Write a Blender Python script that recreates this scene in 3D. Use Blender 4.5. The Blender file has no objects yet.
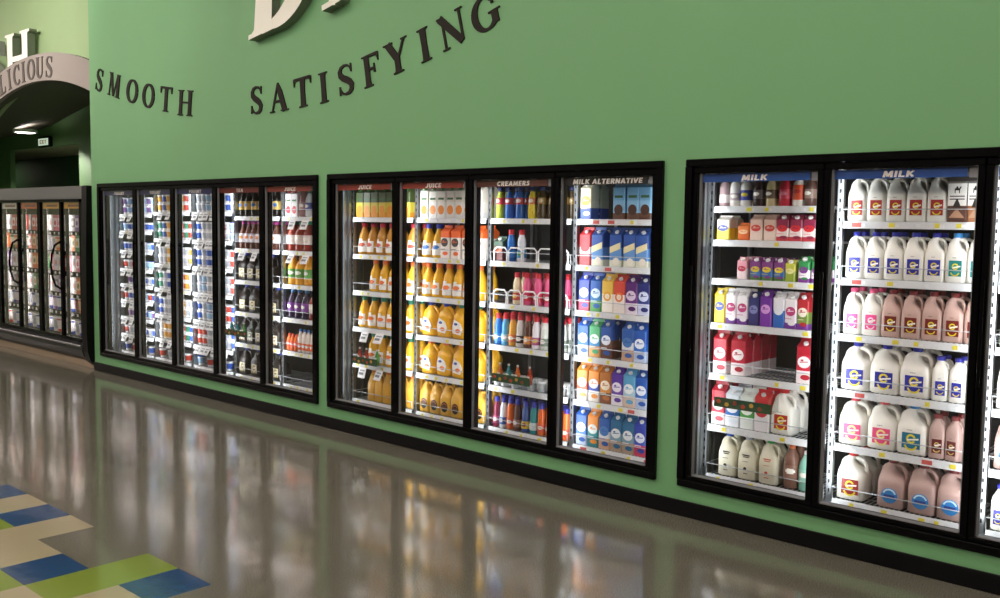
import bpy, math, random
from mathutils import Vector, Matrix
random.seed(7)
SC = bpy.context.scene
COL = SC.collection
LAMP_W = 3.1
STRIP_E = 42.
STRIP_Y = (-2.4, -5.6, -8.8, -12.)
EXPO = 0.
LAY={
'D10':[ [('jh_red', 0.045), ('jh_red', 0.145), ('jh_red', 0.248), ('jh_red', 0.351), ('jh_red', 0.454), ('c_camel', 0.554), ('c_camel2', 0.631)] , [('jh_blue', 0.037), ('jh_blue', 0.153), ('jh_blue', 0.256), ('jh_blue', 0.363), ('jh_blue', 0.468), ('jh_teal', 0.568), ('jh_teal', 0.653)] , [('jh_pink', 0.032), ('jh_pink', 0.138), ('jh_choc', 0.245), ('jh_choc', 0.353), ('jh_choc', 0.454), ('jh_choc', 0.557), ('jh_choc', 0.65)] , [('jg_blue', 0.091), ('jg_blue', 0.253), ('jg_blue', 0.402), ('sl_blue', 0.511), ('sl_blue', 0.6)] , [('jg_pink', 0.083), ('jg_pink', 0.246), ('jg_teal', 0.397), ('sl_choc', 0.514), ('sl_choc', 0.593)] , [('jg_gold', 0.095), ('jg_choc', 0.319), ('jg_choc', 0.473), ('jg_choc', 0.616)] ,
],
'D9':[ [('p_mauve', 0.04), ('p_white', 0.111), ('p_blue', 0.194), ('p_dark', 0.276), ('p_cream', 0.354), ('p_red', 0.434), ('p_orange', 0.511), ('p_brown', 0.573)] , [('c_egg', 0.056), ('c_orangesmall', 0.201), ('c_seal', 0.28), ('c_seal', 0.362), ('c_burg', 0.438), ('c_burg', 0.516), ('c_burg', 0.591)] , [('k_pink', 0.201), ('k_berry', 0.284), ('k_berry', 0.354), ('k_berry', 0.426), ('k_lime', 0.489), ('k_green', 0.57)] , [('q_yellow', 0.035), ('q_whitep', 0.118), ('q_whitep', 0.198), ('q_navy', 0.282), ('q_purple', 0.356), ('q_blue', 0.432), ('q_whitep', 0.503), ('q_redg', 0.573)] , [('c_red', 0.035), ('c_red', 0.194), ('c_red', 0.592)] , [('c_red', 0.008), ('c_bluew', 0.113), ('c_greenw', 0.215), ('c_redw', 0.325), ('jh_redlab', 0.467)] , [('n_blue', 0.14), ('n_white', 0.267), ('n_green', 0.399), ('b_choc', 0.524), ('b_teal', 0.598)] ,
],
'D8':[ [('c_vanilla', 0.044), ('c_chocalm', 0.335), ('c_chocalm', 0.439), ('c_chocalm', 0.517)] , [('c_redwave', 0.036), ('c_silkblue', 0.173), ('c_silkblue', 0.315), ('c_silkblue', 0.42), ('c_silkblue', 0.514)] , [('c_bluepur', 0.027), ('c_bluegreen', 0.121), ('c_yelcirc', 0.229), ('c_orcirc', 0.329), ('c_purple', 0.433), ('c_navy', 0.513)] , [('c_blue', 0.017), ('c_greenblue', 0.12), ('c_bluebrown', 0.221), ('c_bluewhite', 0.425), ('c_blue', 0.514)] , [('c_orangered', 0.024), ('c_orangeblue', 0.113), ('c_brownor', 0.214), ('c_purplew', 0.314), ('c_lightblue', 0.418), ('c_blue', 0.511)] , [('c_blue', 0.009), ('c_orteal', 0.114), ('c_bluewhite', 0.233), ('c_tealblue', 0.329), ('c_tealblue', 0.422), ('c_bluepur', 0.516)] ,
],
'D7':[ [('r_lime', 0.045), ('r_blue', 0.15), ('r_blue', 0.249), ('r_yellow', 0.359), ('r_dark', 0.443)] , [('c_darkred', 0.051), ('rr_blue', 0.17), ('rr_white', 0.267)] , [('rr_yellow', 0.232), ('rr_pink', 0.324), ('rr_pink', 0.425)] , [('rr_blue', 0.026), ('rr_ltblue', 0.103), ('rr_orange', 0.181), ('rr_black', 0.261), ('rr_brown', 0.341), ('rr_whitep', 0.416), ('rr_grey', 0.49)] , [('u_clear', 0.036), ('u_clear', 0.132), ('u_clear', 0.227), ('u_clear', 0.377), ('u_clear', 0.468)] , [('rb_maroon', 0.029), ('rb_white', 0.109), ('rb_orange', 0.181), ('rb_brown', 0.257), ('rb_yellow', 0.333), ('rb_teal', 0.407), ('rb_orange', 0.474)] ,
],
'D6':[ [('c_oj', 0.027), ('c_oj', 0.127), ('c_oj', 0.228), ('c_oj', 0.327), ('c_oj', 0.422)] , [('o_blue', 0.078), ('o_blue', 0.19), ('c_ojw', 0.301), ('c_ojw', 0.411)] , [('o_orange', 0.062), ('o_orange', 0.172), ('o_orange', 0.289), ('o_orange', 0.397)] , [('oj_blue', 0.084), ('oj_blue', 0.255), ('oj_green', 0.423)] , [('oj_orange', 0.087), ('oj_orange', 0.254), ('oj_orange', 0.423)] , [('jg_juice', 0.015), ('jg_juice', 0.145), ('jg_juice', 0.263), ('jg_juice', 0.408)] ,
],
'D5':[ [('c_lime', 0.024), ('c_lime', 0.12), ('c_lime', 0.22), ('c_lime', 0.321), ('c_lime', 0.414)] , [('o_red', 0.045), ('o_red', 0.173), ('o_red', 0.307), ('o_red', 0.422)] , [('o_orange', 0.223), ('o_orange', 0.343), ('o_orange', 0.447)] , [('o_green', 0.087), ('o_green', 0.205), ('o_green', 0.321), ('o_green', 0.422)] , [('o_green', 0.206), ('o_green', 0.323), ('o_green', 0.424)] , [('h_juice', 0.221), ('h_juice', 0.312), ('h_juice', 0.404)] ,
],
'D4':[ [('c_redwhite', 0.016), ('c_redwhite', 0.096), ('p_mauve2', 0.251), ('p_white2', 0.339)] , [('g_red', 0.066), ('g_red', 0.194), ('g_red', 0.319)] , [('g_orange', 0.07), ('g_orange', 0.198), ('g_orange', 0.329)] , [('g_purple', 0.051), ('g_purple', 0.167), ('g_purple', 0.287), ('g_red', 0.385)] , [('s_orange', 0.04), ('s_orange', 0.1), ('s_orange', 0.16), ('s_white', 0.222), ('s_white', 0.281), ('s_white', 0.339)] , [('jg_tea', 0.084)] ,
],
'D3':[ [('t_gold', 0.023), ('t_gold', 0.167), ('t_gold', 0.28)] , [('t_pink', -0.023), ('t_pink', 0.08), ('t_pink', 0.183), ('t_pink', 0.283)] , [('jg_tea', 0.025), ('jg_tea', 0.192)] , [('jg_tea', 0.085), ('jg_tea', 0.272)] , [('h_tealab', 0.014), ('h_tealab', 0.166)] , [('jg_tea', 0.095), ('jg_tea', 0.295)] ,
],
}

# ------------------------------------------------------------------ materials
def lin(c):
    c = c / 255.0
    return c / 12.92 if c <= .04045 else ((c + .055) / 1.055) ** 2.4
def rgb(h):
    h = h.lstrip('#')
    return (lin(int(h[0:2], 16)), lin(int(h[2:4], 16)), lin(int(h[4:6], 16)), 1)
MATS = {}
def mat(h, rough=.45, metal=0., spec=.5, noise=0., scale=40., bump=0., sub=0.):
    k = (h, rough, metal, spec, noise, scale, bump, sub)
    if k in MATS: return MATS[k]
    m = bpy.data.materials.new('paint_' + h.lstrip('#')); m.use_nodes = True
    nt = m.node_tree; b = nt.nodes['Principled BSDF']
    b.inputs['Base Color'].default_value = rgb(h); b.inputs['Roughness'].default_value = rough
    b.inputs['Metallic'].default_value = metal; b.inputs['Specular IOR Level'].default_value = spec
    if noise or bump:
        tc = nt.nodes.new('ShaderNodeTexCoord'); nz = nt.nodes.new('ShaderNodeTexNoise')
        nz.inputs['Scale'].default_value = scale; nz.inputs['Detail'].default_value = 4
        nt.links.new(tc.outputs['Object'], nz.inputs['Vector'])
        if noise:
            mx = nt.nodes.new('ShaderNodeMix'); mx.data_type = 'RGBA'; mx.blend_type = 'MIX'
            c = rgb(h)
            mx.inputs[6].default_value = tuple(v * (1 - noise) for v in c[:3]) + (1,)
            mx.inputs[7].default_value = tuple(min(1, v * (1 + noise)) for v in c[:3]) + (1,)
            nt.links.new(nz.outputs['Fac'], mx.inputs[0]); nt.links.new(mx.outputs[2], b.inputs['Base Color'])
        if bump:
            bp = nt.nodes.new('ShaderNodeBump'); bp.inputs['Strength'].default_value = bump; bp.inputs['Distance'].default_value = .002
            nt.links.new(nz.outputs['Fac'], bp.inputs['Height']); nt.links.new(bp.outputs['Normal'], b.inputs['Normal'])
    MATS[k] = m
    return m
def emis(h, s):
    k = ('e', h, s)
    if k in MATS: return MATS[k]
    m = bpy.data.materials.new('lit_' + h.lstrip('#')); m.use_nodes = True
    nt = m.node_tree; b = nt.nodes['Principled BSDF']
    b.inputs['Base Color'].default_value = rgb(h); b.inputs['Emission Color'].default_value = rgb(h)
    b.inputs['Emission Strength'].default_value = s
    MATS[k] = m
    return m
def glass_mat(name, refl=.6, tint=(1, 1, 1, 1), rough=.0):
    m = bpy.data.materials.new(name); m.use_nodes = True; nt = m.node_tree; nt.nodes.clear()
    o = nt.nodes.new('ShaderNodeOutputMaterial'); t = nt.nodes.new('ShaderNodeBsdfTransparent'); g = nt.nodes.new('ShaderNodeBsdfGlossy')
    f = nt.nodes.new('ShaderNodeFresnel'); 
    ge = nt.nodes.new('ShaderNodeNewGeometry'); io = nt.nodes.new('ShaderNodeMapRange')      # same pane, same index, seen from either face
    io.inputs['To Min'].default_value = 1.45; io.inputs['To Max'].default_value = 1 / 1.45
    nt.links.new(ge.outputs['Backfacing'], io.inputs['Value']); nt.links.new(io.outputs[0], f.inputs['IOR'])
    mu = nt.nodes.new('ShaderNodeMath'); mu.operation = 'MULTIPLY'; mu.inputs[1].default_value = refl; mu.use_clamp = True
    x = nt.nodes.new('ShaderNodeMixShader'); t.inputs['Color'].default_value = tint; g.inputs['Roughness'].default_value = rough
    nt.links.new(f.outputs[0], mu.inputs[0]); nt.links.new(mu.outputs[0], x.inputs[0])
    nt.links.new(t.outputs[0], x.inputs[1]); nt.links.new(g.outputs[0], x.inputs[2]); nt.links.new(x.outputs[0], o.inputs[0])
    return m
# ------------------------------------------------------------------ mesh builder
class MB:
    def __init__(s): s.v = []; s.f = []; s.m = []; s.mats = []; s.sm = []
    def mi(s, m):
        if m not in s.mats: s.mats.append(m)
        return s.mats.index(m)
    def add(s, vs, fs, m, smooth=False):
        o = len(s.v); k = s.mi(m); s.v += [tuple(p) for p in vs]
        for f in fs: s.f.append([i + o for i in f]); s.m.append(k); s.sm.append(smooth)
    def box(s, x0, x1, y0, y1, z0, z1, m, bev=0.):
        if bev <= 0:
            vs = [(x0, y0, z0), (x1, y0, z0), (x1, y1, z0), (x0, y1, z0), (x0, y0, z1), (x1, y0, z1), (x1, y1, z1), (x0, y1, z1)]
            s.add(vs, [(0, 3, 2, 1), (4, 5, 6, 7), (0, 1, 5, 4), (1, 2, 6, 5), (2, 3, 7, 6), (3, 0, 4, 7)], m)
        else:
            b = bev
            def ring(z, i): return [(x0 + i + b, y0 + i, z), (x1 - i - b, y0 + i, z), (x1 - i, y0 + i + b, z), (x1 - i, y1 - i - b, z), (x1 - i - b, y1 - i, z), (x0 + i + b, y1 - i, z), (x0 + i, y1 - i - b, z), (x0 + i, y0 + i + b, z)]
            s.loft([ring(z0, b), ring(z0 + b, 0), ring(z1 - b, 0), ring(z1, b)], m, smooth=False)
    def loft(s, rings, m, smooth=True, cap=True):
        n = len(rings[0]); vs = [p for r in rings for p in r]; fs = []
        for i in range(len(rings) - 1):
            for j in range(n):
                a = i * n + j; b = i * n + (j + 1) % n
                fs.append((a, b, b + n, a + n))
        s.add(vs, fs, m, smooth)
        if cap:
            s.add(rings[0], [tuple(range(n - 1, -1, -1))], m); s.add(rings[-1], [tuple(range(n))], m)
    def lathe(s, prof, m, n=14, cx=0, cy=0, smooth=True, cap=True):
        s.loft([[(cx + r * math.cos(2 * math.pi * k / n), cy + r * math.sin(2 * math.pi * k / n), z) for k in range(n)] for r, z in prof], m, smooth, cap)
    def tube(s, pts, r, m, n=6, smooth=True):
        pts = [Vector(p) for p in pts]; rings = []
        for i, p in enumerate(pts):
            d = (pts[min(i + 1, len(pts) - 1)] - pts[max(i - 1, 0)]).normalized()
            a = Vector((0, 1, 0)) if abs(d.y) < .9 else Vector((1, 0, 0))
            u = d.cross(a).normalized(); w = d.cross(u)
            rr = r[i] if isinstance(r, (list, tuple)) else r
            rings.append([tuple(p + (u * math.cos(2 * math.pi * k / n) + w * math.sin(2 * math.pi * k / n)) * rr) for k in range(n)])
        s.loft(rings, m, smooth)
    def prism(s, poly, y0, y1, m):        # polygon in XZ (counter-clockwise), extruded along Y
        n = len(poly)
        vs = [(x, y0, z) for x, z in poly] + [(x, y1, z) for x, z in poly]
        fs = [tuple(range(n)), tuple(range(2 * n - 1, n - 1, -1))] + [((i + 1) % n, i, i + n, (i + 1) % n + n) for i in range(n)]
        s.add(vs, fs, m)
    def mesh(s, name):
        me = bpy.data.meshes.new(name); me.from_pydata(s.v, [], s.f)
        for m in s.mats: me.materials.append(m)
        me.polygons.foreach_set('material_index', s.m); me.polygons.foreach_set('use_smooth', s.sm)
        me.update(); return me
    def obj(s, name, parent=None, loc=(0, 0, 0)):
        return link(name, s.mesh(name), parent, loc)
def link(name, me, parent=None, loc=(0, 0, 0)):
    o = bpy.data.objects.new(name, me); COL.objects.link(o); o.location = loc
    if parent: o.parent = parent
    return o
def empty(name, loc): return link(name, None, None, loc)
def tag(o, label, cat, group=None):
    o['label'] = label; o['category'] = cat
    if group: o['group'] = group
    return o
def struct(o, label=None):
    o['kind'] = 'structure'
    if label: o['label'] = label
    return o
# ------------------------------------------------------------------ key sizes (metres)
FLOOR_Z = 0.; CEIL_Z = 5.0
P = .762; E = .042
COOL = [(-10.189, 5), (-6.163, 4), (-2.880, 3)]
ZT, ZB, ZCOVE = 2.047, .178, .093
GT, GB = 1.965, .246            # glass top, bottom
CORNER = -10.36
ZS = [1.71, 1.413, 1.118, .822, .53, .232]
Z9 = [1.79, 1.598, 1.376, 1.117, .821, .519, .224]
ZY = [1.748, 1.475, 1.215, .961, .689, .437, .232]
ZY0 = [1.725, 1.545, 1.334, 1.138, .97, .797, .610, .422, .232]
GREEN = '#6ea371'
M_GREEN = mat(GREEN, .55, noise=.03, scale=3., bump=.05, spec=.3)
M_BLACK = mat('#050506', .22, spec=.14); M_BLACK2 = mat('#0a0a0b', .4, spec=.14)
M_ALU = mat('#8e9295', .38, 1.); M_LINER = mat('#3c4143', .6); M_LINERL = mat('#454c50', .55)
M_LIP = mat('#cdd1d3', .4); M_WIRE = mat('#b9bdbf', .35, .6); M_WHITE = mat('#eceeee', .4)
M_TRIM = mat('#7c7f80', .6, spec=.2)
M_GLASS = glass_mat('door_glass', 1.7)
# ------------------------------------------------------------------ floor
def floor():
    m = bpy.data.materials.new('terrazzo'); m.use_nodes = True; nt = m.node_tree; b = nt.nodes['Principled BSDF']
    tc = nt.nodes.new('ShaderNodeTexCoord'); n1 = nt.nodes.new('ShaderNodeTexNoise'); n1.inputs['Scale'].default_value = 160; n1.inputs['Detail'].default_value = 3
    n2 = nt.nodes.new('ShaderNodeTexNoise'); n2.inputs['Scale'].default_value = .8; n2.inputs['Detail'].default_value = 4
    ra = nt.nodes.new('ShaderNodeValToRGB'); e = ra.color_ramp.elements
    e[0].position = .35; e[0].color = rgb('#57564d'); e[1].position = .65; e[1].color = rgb('#7b796c')
    nt.links.new(tc.outputs['Object'], n1.inputs['Vector']); nt.links.new(tc.outputs['Object'], n2.inputs['Vector'])
    nt.links.new(n1.outputs['Fac'], ra.inputs[0])
    mx = nt.nodes.new('ShaderNodeMix'); mx.data_type = 'RGBA'; mx.blend_type = 'MULTIPLY'; mx.inputs[0].default_value = .35
    r2 = nt.nodes.new('ShaderNodeValToRGB'); r2.color_ramp.elements[0].position = .3; r2.color_ramp.elements[0].color = (.6, .58, .55, 1); r2.color_ramp.elements[1].position = .6
    nt.links.new(n2.outputs['Fac'], r2.inputs[0]); nt.links.new(ra.outputs[0], mx.inputs[6]); nt.links.new(r2.outputs[0], mx.inputs[7])
    nt.links.new(mx.outputs[2], b.inputs['Base Color'])
    def gloss(nt, b):
        tc = nt.nodes.new('ShaderNodeTexCoord'); w = nt.nodes.new('ShaderNodeTexNoise'); w.inputs['Scale'].default_value = 11; w.inputs['Detail'].default_value = 2
        bu = nt.nodes.new('ShaderNodeBump'); bu.inputs['Strength'].default_value = .16; bu.inputs['Distance'].default_value = .004
        nt.links.new(tc.outputs['Object'], w.inputs['Vector']); nt.links.new(w.outputs['Fac'], bu.inputs['Height']); nt.links.new(bu.outputs['Normal'], b.inputs['Normal'])
        b.inputs['Roughness'].default_value = .095; b.inputs['IOR'].default_value = 1.6; b.inputs['Specular IOR Level'].default_value = .6
    gloss(nt, b)
    cols = {}
    for k, h in (('b', '#24466e'), ('g', '#788c38'), ('t', '#a39a7e')):
        q = mat(h, .15, noise=.12, scale=220.); gloss(q.node_tree, q.node_tree.nodes['Principled BSDF']); cols[k] = q
    mb = MB()
    x0, y1, s = -5.625, -2.45, .298
    # vinyl accent tiles: rows run away from the wall, columns along it
    T = {(0, 0): 'b', (1, 0): 't', (4, 0): 'g', (5, 0): 'b',
         (0, 1): 'g', (1, 1): 't', (2, 1): 't', (3, 1): 'b', (4, 1): 'g', (5, 1): 't',
         (0, 2): 't', (1, 2): 'b', (2, 2): 't', (3, 2): 'g', (4, 2): 't', (5, 2): 't', (6, 2): 'g',
         (1, 3): 't', (2, 3): 'g', (3, 3): 't', (4, 3): 'b', (5, 3): 'g', (6, 3): 'b', (2, 4): 'b', (3, 4): 't', (4, 4): 't', (5, 4): 'b', (6, 4): 't', (7, 4): 'g',
         (-1, 0): 't', (-1, 1): 'b', (-2, 1): 'g', (-1, 2): 'g', (-2, 0): 'b'}
    for i in range(-2, 9):
        for j in range(0, 6):
            q = T.get((i, j)); mm = cols[q] if q in cols else m
            X = x0 + i * s; Y = y1 - j * s
            mb.add([(X, Y - s, 0), (X + s, Y - s, 0), (X + s, Y, 0), (X, Y, 0)], [(0, 1, 2, 3)], mm)
    xa, xb, ya, yb = x0 - 2 * s, x0 + 9 * s, y1 - 6 * s, y1
    X0, X1, Y0, Y1 = -36, 8, -17, 5
    for a, b_, c, d in ((X0, xa, Y0, Y1), (xb, X1, Y0, Y1), (xa, xb, Y0, ya), (xa, xb, yb, Y1)):
        mb.add([(a, c, 0), (b_, c, 0), (b_, d, 0), (a, d, 0)], [(0, 1, 2, 3)], m)
    struct(mb.obj('floor'))
floor()
# ------------------------------------------------------------------ room shell
def rect_holes(x0, x1, z0, z1, holes, y0, y1, m):
    mb = MB(); xs = sorted({x0, x1} | {h[0] for h in holes} | {h[1] for h in holes})
    for a, b in zip(xs, xs[1:]):
        zs = [(z0, z1)]
        for h in holes:
            if h[0] <= a and h[1] >= b: zs = [(z0, h[2]), (h[3], z1)]
        for c, d in zs:
            mb.box(a, b, y0, y1, c, d, m)
    return mb
holes = [(x + .015, x + 2 * E + n * P - .015, ZB + .015, ZT - .015) for x, n in COOL]
struct(rect_holes(CORNER, 8, 0, CEIL_Z, holes, 0, .05, M_GREEN).obj('wall_back'))
mb = MB(); mb.box(CORNER, CORNER + .08, .05, 2.2, 0, CEIL_Z, M_GREEN); struct(mb.obj('wall_return'))
mb = MB(); mb.box(CORNER + .002, 8, -.014, 0, 0, ZCOVE, M_BLACK2, .003); struct(mb.obj('baseboard_back'))
mb = MB(); mb.box(-36, 8, -17.1, -17, 0, CEIL_Z, mat('#4a463a', .7)); struct(mb.obj('wall_front'))
mb = MB(); mb.box(8, 8.1, -17, 5, 0, CEIL_Z, mat('#8d9a80', .7)); struct(mb.obj('wall_right'))
mb = MB(); mb.box(-36.1, -36, -17, 5, 0, CEIL_Z, mat('#8d9a80', .7)); struct(mb.obj('wall_left'))
mb = MB(); mb.box(-36, 8, -17, 5, CEIL_Z, CEIL_Z + .1, mat('#b9b6ac', .8)); struct(mb.obj('ceiling'))
mb = MB(); mb.box(CORNER + .08, 8, 2.1, 2.2, 0, CEIL_Z, M_BLACK2); struct(mb.obj('wall_coldroom'))
# archway bay
AX, AZ, AR, BT = -13.053, -1.7185, 5.1665, .345
def arc(x, r): return AZ + math.sqrt(max(.01, r * r - (x - AX) ** 2))
N = 36; XL, XR = -16.6, CORNER
xs = [XL + (XR - XL) * i / N for i in range(N + 1)]
mb = MB(); rings = []
M_BAND = mat('#8f8781', .6, noise=.04, scale=2.)
for x in xs: rings.append([(x, .50, arc(x, AR)), (x, .56, arc(x, AR)), (x, .56, arc(x, AR + BT)), (x, .50, arc(x, AR + BT))])
mb.loft(rings, M_BAND, smooth=False)
struct(mb.obj('wall_arch_band'))
mb = MB()
M_GREEN2 = mat('#91a97c', .6, noise=.03, scale=3., spec=.3)
for a, b in zip(xs, xs[1:]):
    mb.prism([(a, arc(a, AR + .1)), (b, arc(b, AR + .1)), (b, CEIL_Z), (a, CEIL_Z)], .74, .80, M_GREEN2)
mb.box(-36, XL, .74, .80, 0, CEIL_Z, M_GREEN2)
struct(mb.obj('wall_arch'))
# dark soffit lofted from the arch to the back of the bay
def back(x):
    K = [(-24, 3.29), (-21.1, 3.30), (-19.68, 3.33), (-18.65, 3.41), (-17., 3.68), (-15., 3.85), (-10, 3.9)]
    for (a, p), (b, q) in zip(K, K[1:]):
        if a <= x <= b: return p + (q - p) * (x - a) / (b - a)
    return 3.29
mb = MB(); M_SOF = mat('#40382f', .6)
vs = []; fs = []
for i, x in enumerate(xs):
    xb = -23.8 + (CORNER + 23.8) * i / N
    for k in range(7):
        t = k / 6; vs.append((x + (xb - x) * t, .56 + (3.0 - .56) * t, arc(x, AR) * (1 - t) + back(xb) * t))
for i in range(N):
    for k in range(6):
        a = i * 7 + k; fs.append((a, a + 1, a + 8, a + 7))
mb.add(vs, fs, M_SOF, True); mb.add([(x, y, z + .04) for x, y, z in vs], [f[::-1] for f in fs], M_SOF)
struct(mb.obj('ceiling_soffit'))
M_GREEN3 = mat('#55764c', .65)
YB = 3.0
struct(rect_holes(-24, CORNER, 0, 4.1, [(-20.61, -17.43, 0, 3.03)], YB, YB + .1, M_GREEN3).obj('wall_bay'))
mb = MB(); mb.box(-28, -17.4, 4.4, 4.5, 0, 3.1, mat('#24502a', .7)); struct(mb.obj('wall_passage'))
mb = MB(); mb.box(-28, -17.4, YB + .1, 4.4, 3.03, 3.09, mat('#8b8270', .7)); struct(mb.obj('ceiling_passage'))
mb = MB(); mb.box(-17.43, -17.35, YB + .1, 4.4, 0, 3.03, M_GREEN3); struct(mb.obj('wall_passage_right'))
# ------------------------------------------------------------------ serif letters
def stroke(mb, pts, ws, y0, y1, m):
    L = []; R = []
    for i, p in enumerate(pts):
        a = Vector(pts[max(i - 1, 0)]); b = Vector(pts[min(i + 1, len(pts) - 1)]); d = (b - a).normalized(); n = Vector((-d.y, d.x))
        w = ws[i] / 2; L.append(tuple(Vector(p) + n * w)); R.append(tuple(Vector(p) - n * w))
    for i in range(len(pts) - 1): mb.prism([R[i], R[i + 1], L[i + 1], L[i]], y0, y1, m)
def arcp(cx, cz, rx, rz, a0, a1, n=14):
    return [(cx + rx * math.cos(math.radians(a0 + (a1 - a0) * i / n)), cz + rz * math.sin(math.radians(a0 + (a1 - a0) * i / n))) for i in range(n + 1)]
def glyph(c, T=.2, t=.06, sw=.08):
    """polygons/strokes in a cap-height-1 box; returns list of (points, widths) and (width)"""
    S = []
    def stem(x, w=T, z0=0., z1=1., sf=(1, 1), fl=.09):
        S.append(([(x, z0), (x, z0 + .07), (x, (z0 + z1) / 2), (x, z1 - .07), (x, z1)], [w + (2 * fl if sf[0] else 0), w, w * .9, w, w + (2 * fl if sf[1] else 0)]))
        if sf[0]: S.append(([(x - w / 2 - fl, z0 + .02), (x + w / 2 + fl, z0 + .02)], [.045, .045]))
        if sf[1]: S.append(([(x - w / 2 - fl, z1 - .02), (x + w / 2 + fl, z1 - .02)], [.045, .045]))
    def serif(x, z, w): S.append(([(x - w / 2, z), (x + w / 2, z)], [.045, .045]))
    def bowl(cx, cz, rx, rz, a0, a1, n=22):
        p = arcp(cx, cz, rx, rz, a0, a1, n)
        ws = [t + (T - t) * abs(math.cos(math.radians(a0 + (a1 - a0) * i / n))) ** 1.3 for i in range(n + 1)]
        S.append((p, ws))
    if c == 'I': stem(.2); W = .4
    elif c == 'H': stem(.2); stem(.9); S.append(([(.2, .52), (.9, .52)], [t, t])); W = 1.1
    elif c == 'h': stem(.2); stem(.9); S.append(([(.2, .41), (.9, .41)], [t, t])); W = 1.1
    elif c == 'T': stem(.45, sf=(1, 0)); S.append(([(.04, .965), (.86, .965)], [t + .02] * 2)); S.append(([(.05, .99), (.03, .74)], [.1, .02])); S.append(([(.85, .99), (.87, .74)], [.1, .02])); W = .9
    elif c == 'O': bowl(.5, .5, .4, .46, 0, 360, 30); W = 1.
    elif c == 'C': bowl(.5, .5, .4, .46, 48, 318, 26); S.append(([(.82, .98), (.8, .68)], [.04, .1])); W = .95
    elif c == 'G': bowl(.5, .5, .4, .46, 48, 318, 26); S.append(([(.82, .98), (.8, .68)], [.04, .1])); S.append(([(.82, .1), (.82, .44)], [T, T])); serif(.82, .46, T + .2); W = 1.02
    elif c == 'S':
        p = [(.66, .74), (.62, .87), (.5, .95), (.36, .965), (.22, .91), (.15, .79), (.17, .67), (.28, .57), (.43, .49), (.57, .4), (.66, .28), (.63, .14), (.52, .05), (.36, .03), (.22, .08), (.13, .2), (.11, .3)]
        w = [.03, .05, .07, .08, .12, .17, .2, .21, .22, .21, .2, .17, .12, .08, .07, .05, .03]
        S.append((p, w)); S.append(([(.68, .97), (.67, .7)], [.05, .05])); S.append(([(.1, .03), (.11, .32)], [.05, .05])); W = .78
    elif c == 'A': S.append(([(.12, 0), (.45, .97)], [t, t])); S.append(([(.45, 1.0), (.56, .68), (.8, 0)], [.06, T, T])); S.append(([(.24, .36), (.66, .36)], [t, t])); serif(.12, .02, .26); serif(.8, .02, T + .18); W = .95
    elif c == 'M': S.append(([(.14, 0), (.18, 1)], [t, t])); S.append(([(.2, .98), (.52, .02)], [T, .1])); S.append(([(.54, .02), (.82, .98)], [t, t])); S.append(([(.88, 1), (.92, 0)], [T, T])); serif(.12, .02, .24); serif(.92, .02, T + .18); serif(.15, .98, .25); serif(.9, .98, .28); W = 1.08
    elif c == 'N': S.append(([(.2, 0), (.2, .95)], [t, t])); S.append(([(.12, .98), (.82, .03)], [T, T * .9])); S.append(([(.85, .98), (.85, .04)], [t, t])); serif(.2, .02, .26); serif(.85, .98, .26); serif(.1, .98, .2); W = 1.
    elif c == 'F': stem(.2); S.append(([(.2, .965), (.72, .965)], [t + .01] * 2)); S.append(([(.7, .99), (.74, .72)], [.12, .02])); S.append(([(.25, .54), (.52, .54)], [t, t])); S.append(([(.53, .68), (.53, .4)], [.05, .08])); W = .8
    elif c == 'E': stem(.2); S.append(([(.2, .965), (.68, .965)], [t + .01] * 2)); S.append(([(.2, .035), (.72, .035)], [t + .01] * 2)); S.append(([(.67, .99), (.7, .76)], [.1, .02])); S.append(([(.71, .01), (.74, .26)], [.1, .02])); S.append(([(.25, .52), (.52, .52)], [t, t])); S.append(([(.53, .64), (.53, .4)], [.06, .06])); W = .82
    elif c == 'Y': S.append(([(.12, .98), (.42, .48)], [T, T])); S.append(([(.8, .98), (.5, .45)], [t, t])); stem(.45, z1=.52, sf=(1, 0)); serif(.13, .98, T + .15); serif(.8, .98, .24); W = .92
    elif c == 'L': stem(.2); S.append(([(.2, .035), (.72, .035)], [t + .01] * 2)); S.append(([(.71, .01), (.74, .3)], [.12, .02])); W = .78
    elif c == 'U': stem(.2, z0=.3, sf=(0, 1)); S.append((arcp(.5, .32, .3, .27, 180, 360, 14), [T - (T - t) * math.sin(math.pi * i / 28) if i < 15 else t for i in range(15)])); S.append(([(.8, .3), (.8, .98)], [t, t])); serif(.8, .98, .24); W = 1.
    elif c == 'D': stem(.22); S.append((arcp(.36, .5, .5, .46, -90, 90, 24), [t + (T * 1.1 - t) * abs(math.cos(math.radians(-90 + 180 * i / 24))) for i in range(25)])); S.append(([(.22, .035), (.38, .035)], [t, t])); S.append(([(.22, .965), (.38, .965)], [t, t])); W = 1.
    return S, W
def letter(name, c, cx, cz, h, rot, y_front, depth, m, label, group, wf=1., T=.2, t=.06, shear=0., side=None):
    S, W = glyph(c, T, t); mb = MB(); ca, sa = math.cos(rot), math.sin(rot)
    def tr(p):
        x = (p[0] - W / 2) * wf * h; z = (p[1] - .5) * h; x += shear * z
        return (x * ca - z * sa, x * sa + z * ca)
    for k, (pts, ws) in enumerate(S):
        # build the stroke in glyph space, then transform its corners (a hair of extra depth keeps joins clean)
        tmp = MB(); e = .0004 * (k % 5)
        stroke(tmp, pts, ws, -e, depth, m)
        mb.add([(tr((x, z))[0], y, tr((x, z))[1]) for x, y, z in tmp.v], tmp.f, m)
    o = mb.obj(name, loc=(cx, y_front, cz))
    if side:      # returns of the channel letter in their own finish
        me = o.data; me.materials.append(side)
        for p in me.polygons:
            if abs(p.normal.y) < .5: p.material_index = 1
    tag(o, label, 'letter', group); return o
M_INK = mat('#2b2724', .7, spec=.1); M_CREAM = mat('#dfe2d4', .4); M_SIDE = mat('#6f7a66', .5)
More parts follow.
